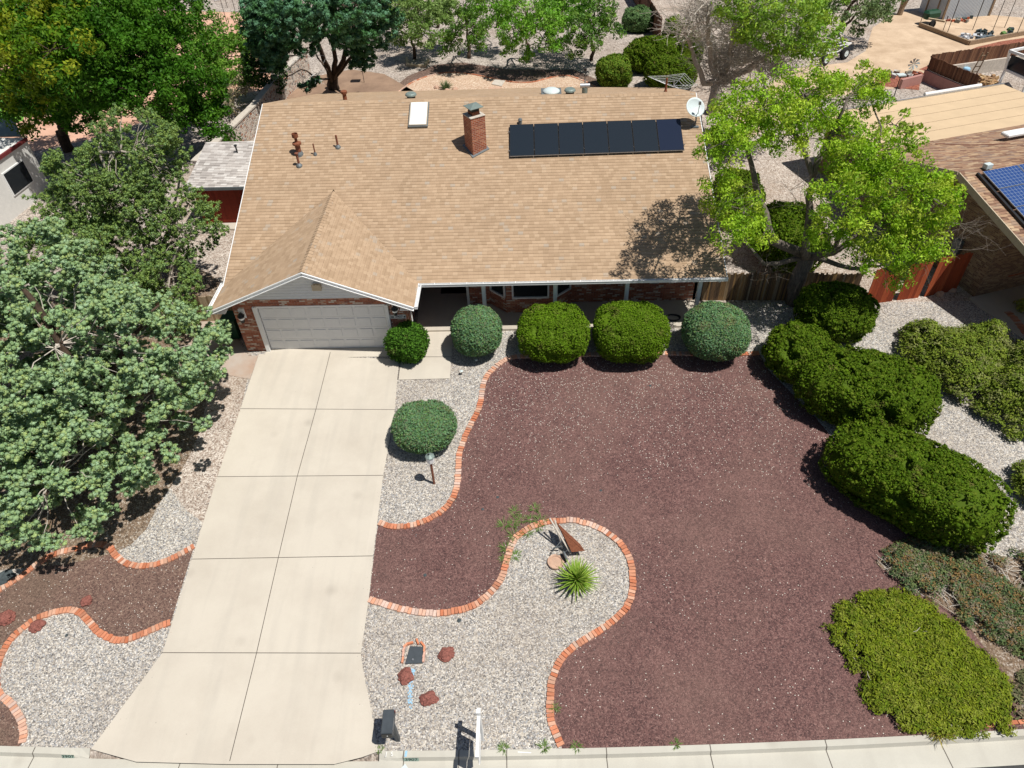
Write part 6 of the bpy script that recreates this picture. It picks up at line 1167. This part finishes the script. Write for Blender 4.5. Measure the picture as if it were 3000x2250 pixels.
# stump sculpture, wheel with boom, barrel
p=gp2(*c8(865,160)); r=empty('tree_stump',p,'carved tree stump on the tan dirt near the metal shed','stump'); m=MB(); m.tube([p,p+Vector((.05,0,.6)),p+Vector((.1,0,1.1))],[.22,.2,.28],10); m.build('stump_body','timber',r); m=MB(); m.lathe(p+Vector((.1,0,1.1)),[(.3,0),(.34,.15),(.2,.2)],10); m.build('pot','flash',r)
p=gp2(*c8(1190,300)); r=empty('cement_mixer',p,'small wheeled trailer with a long pale boom in the junk plot','trailer'); m=MB(); m.lathe(p+Vector((0,-.1,.3)),[(.1,0),(.28,.01),(.3,.08),(.28,.16),(.1,.17)],16,(.4,-1,0)); m.build('wheel','tyre',r); m=MB(); m.bar(p+Vector((-.2,.2,.6)),Vector(PZ(*c8(1360,232),.6)),.16,.12); m.build('boom','palewood',r); m=MB(); m.box(p+Vector((.3,.9,.7)),(1.3,.7,.6),.3); m.build('tank','bin',r,bevel=.15)
# red rocks border, pots
# brown fence enclosure and pink wall
def enclosure():
    A=gp2(*c8(1120,870)); B=gp2(*c8(2060,735)); C=gp2(*c8(1640,1100)); B2=A+(B-A)*1.25
    def fence2(a,b,z0,z1,lab,wallmat,wname,wlab,off):
        d=(b-a).normalized(); an_=math.atan2(d.y,d.x); n=int((b-a).length/.15); r=empty('brown_fence',a,lab,'fence','brown fences upper right'); m=MB()
        for k in range(n): p=a+d*(k+.5)*.15; z=z1+random.uniform(-.03,.03); m.box((p.x,p.y,(z0+z)/2),(.14,.025,z-z0),an_)
        m.build('boards','brownwood',r); m=MB(); o=Vector((-d.y,d.x,0))*.05
        for z in (z0+.12,z1-.15): m.bar(a+o+Vector((0,0,z)),b+o+Vector((0,0,z)),.05,.09)
        m.build('rail','brownwood',r); m=MB(); o=Vector((-d.y,d.x,0))*off; m.bar(a+o+Vector((0,0,z0/2)),b+o+Vector((0,0,z0/2)),.15,z0); tag(m.build(wname,wallmat),wlab,'wall')
    fence2(A,B2,.8,1.65,'brown board fence standing on the pale block wall','cap','block_wall','pale low block wall under the brown board fence',-.1)
    fence2(A,C,.72,1.55,'dark shaded brown fence running down above the long pink wall','pinkwall','pink_wall','long shaded pink wall under the dark brown fence',-.1)
    a=gp2(*c8(1080,905)); b=gp2(*c8(860,960)); m=MB(); m.bar(b+Vector((0,0,.3)),a+Vector((0,0,.3)),.2,.6); tag(m.build('pink_wall','pinkwall'),'short sunlit pink wall behind the grey green bush','wall')
    # ladder on the fence
    p=gp2(*c8(1600,865)); q=Vector(PZ(*c8(1770,570),1.9)); r=empty('ladder',p,'weathered wooden ladder leaning on the brown board fence','ladder'); w_=Vector((.42,.06,0)); m=MB(); m.bar(p,q,.06,.04); m.bar(p+w_,q+w_*.8,.06,.04); m.build('rail','timber',r); m=MB()
    for t in (.1,.3,.5,.7,.9): m.bar(p.lerp(q,t),(p+w_).lerp(q+w_*.8,t),.05,.04)
    m.build('rung','timber',r)
    p=gp2(*c8(1560,830)); m=MB(); m.lathe(p,[(.2,0),(.24,.3),(.22,.55),(.18,.6)],16); tag(m.build('blue_barrel','bluep'),'blue barrel standing beside the wooden ladder','barrel')
enclosure()
def gazebo():
    P=lambda x,y,z:Vector(PZ(*c8(x,y),z)); r=empty('glass_porch',P(2000,760,1.2),'white glass sided porch frame cut by the right edge','frame'); m=MB(); a=P(2060,550,2.6); b=P(2300,500,2.6); c=P(2010,750,1.2); d=P(2260,860,1.2); e=P(2320,640,2.6)
    for s_,t in ((a,b),(a,c),(c,d),(a,e)): m.bar(s_,t,.12,.14)
    m.bar(c,Vector((c.x,c.y,0)),.12,.12,up=(0,1,0)); m.bar(d,Vector((d.x,d.y,0)),.12,.12,up=(0,1,0)); m.build('frame_bar','white',r); m=MB(); m.add([c+Vector((.02,.02,0)),d,d+Vector((0,0,.9)),c+Vector((.02,.02,.9))],[(0,1,2,3)]); m.build('glass_side','glass',r)
    m=MB(); m.slab([tuple(P(x,y,1.15)) for x,y in ((2010,745),(2230,700),(2300,790),(2240,850))],.06); m.build('deck','dish',r)
gazebo()
# windmill toy, bird bath, sand rail frame
p=gp2(*c8(985,790)); r=empty('pinwheel',p,'blue and white metal pinwheel on the tan dirt','pinwheel'); m=MB(); m.tube([p,p+Vector((0,0,.5))],.02,6); m.build('stake','chrome',r); m=MB(); c=p+Vector((0,0,.6))
for k in range(8): t=k*PI/4; e=Vector((math.cos(t),-.2,math.sin(t))); g_=Vector((math.cos(t+.45),-.1,math.sin(t+.45))); m.add([c,c+e*.42,c+g_*.34],[(0,1,2)])
m.build('vanes','dish',r)
p=gp2(*c8(808,1040)); r=empty('bird_bath',p,'square topped bird table above the grey green bush','bird table'); m=MB(); m.tube([p,p+Vector((0,0,1.3))],.03,6); m.build('pole','black',r); m=MB(); m.box(p+Vector((0,0,1.34)),(.5,.4,.06),.1); m.build('table_top','dish',r)
def railframe():
    P=lambda x,y,z:Vector(PZ(*c8(x,y),z)); p=gp2(250,620) ; p=gp2(*c8(240,620)); r=empty('trailer_frame',p,'white tube vehicle frame with big tyres under the trees','frame'); m=MB()
    for a,b in (((-40,560,.4),(350,465,.9)),((-60,600,.3),(200,560,.4)),((60,450,1.0),(350,465,.9)),((180,320,1.2),(345,430,.9)),((200,560,.4),(350,465,.9)),((120,560,.4),(180,470,1.0)),((20,540,.4),(220,410,1.)),((-20,470,.9),(60,450,1.)),((180,470,1.),(300,450,.9)),((60,450,1.),(120,560,.4))): m.tube([P(*a),P(*b)],.045,6)
    m.build('tube_frame','white',r)
    for x,y in ((255,570),(40,640)):
        c=P(x,y,.38); k=MB(); k.lathe(c,[(.2,0),(.36,.02),(.4,.1),(.4,.22),(.36,.3),(.2,.32)],22,(.6,-1,.1)); w_=k.build('wheel','tyre',r,smooth=False); k=MB(); k.lathe(c+Vector((.6,-1,.1)).normalized()*.29,[(.19,0),(.2,.04),(.12,.03),(.03,.05)],18,(.6,-1,.1)); k.build('rim','dish',w_)
    k=MB(); k.box(P(30,510,.6),(.8,.6,.4),.3); k.build('engine_block','flash',r,bevel=.05)
railframe()

# loose pebbles kicked out over the slab edges and the red gravel
def loose():
    iv,fi=ico(); pts=[]
    def along(path,n,sd,off=0):
        for _ in range(n):
            k=rng.integers(len(path)-1); t=rng.random(); p=np.array(path[k][:2])*(1-t)+np.array(path[k+1][:2])*t; pts.append(p+rng.normal(size=2)*sd+np.array([off,0]))
    along([p[:2] for p in DL],260,.10,.03); along([p[:2] for p in DR],320,.10,-.03)
    for e in (e1,e2,e3,e4): along(e,260,.22)
    for _ in range(500):
        x=rng.uniform(7.5,20); y=-1.6-abs(rng.normal())*1.5; pts.append(np.array([x,y]))
    P=np.array(pts); P=P[P[:,1]>-14.3]; Z=np.array([gz(*p)+(.036 if False else .02) for p in P]); m_=len(P); r=rng.uniform(.010,.022,m_)
    B=np.c_[P,Z][:,None,:]+iv[None]*(r[:,None]*rng.uniform(.7,1.2,(m_,len(iv))))[...,None]*np.array([1,1,.7]); F=(fi[None]+(np.arange(m_)*len(iv))[:,None,None]).reshape(-1,3)
    me=bpy.data.meshes.new('loose_pebbles'); me.from_pydata(B.reshape(-1,3).tolist(),[],F.tolist()); me.update(); c=np.repeat(pick([(.5,.46,.4),(.6,.56,.5),(.3,.27,.24),(.36,.25,.19),(.2,.19,.19)],m_),len(fi),0)
    at=me.attributes.new('Col','FLOAT_COLOR','FACE'); at.data.foreach_set('color',np.c_[c,np.ones(len(c))].astype(np.float32).ravel()); o=link('loose_pebbles',me,'edging'); o['kind']='stuff'; o['label']='loose pale pebbles strewn over the slab edges and red gravel'
loose()
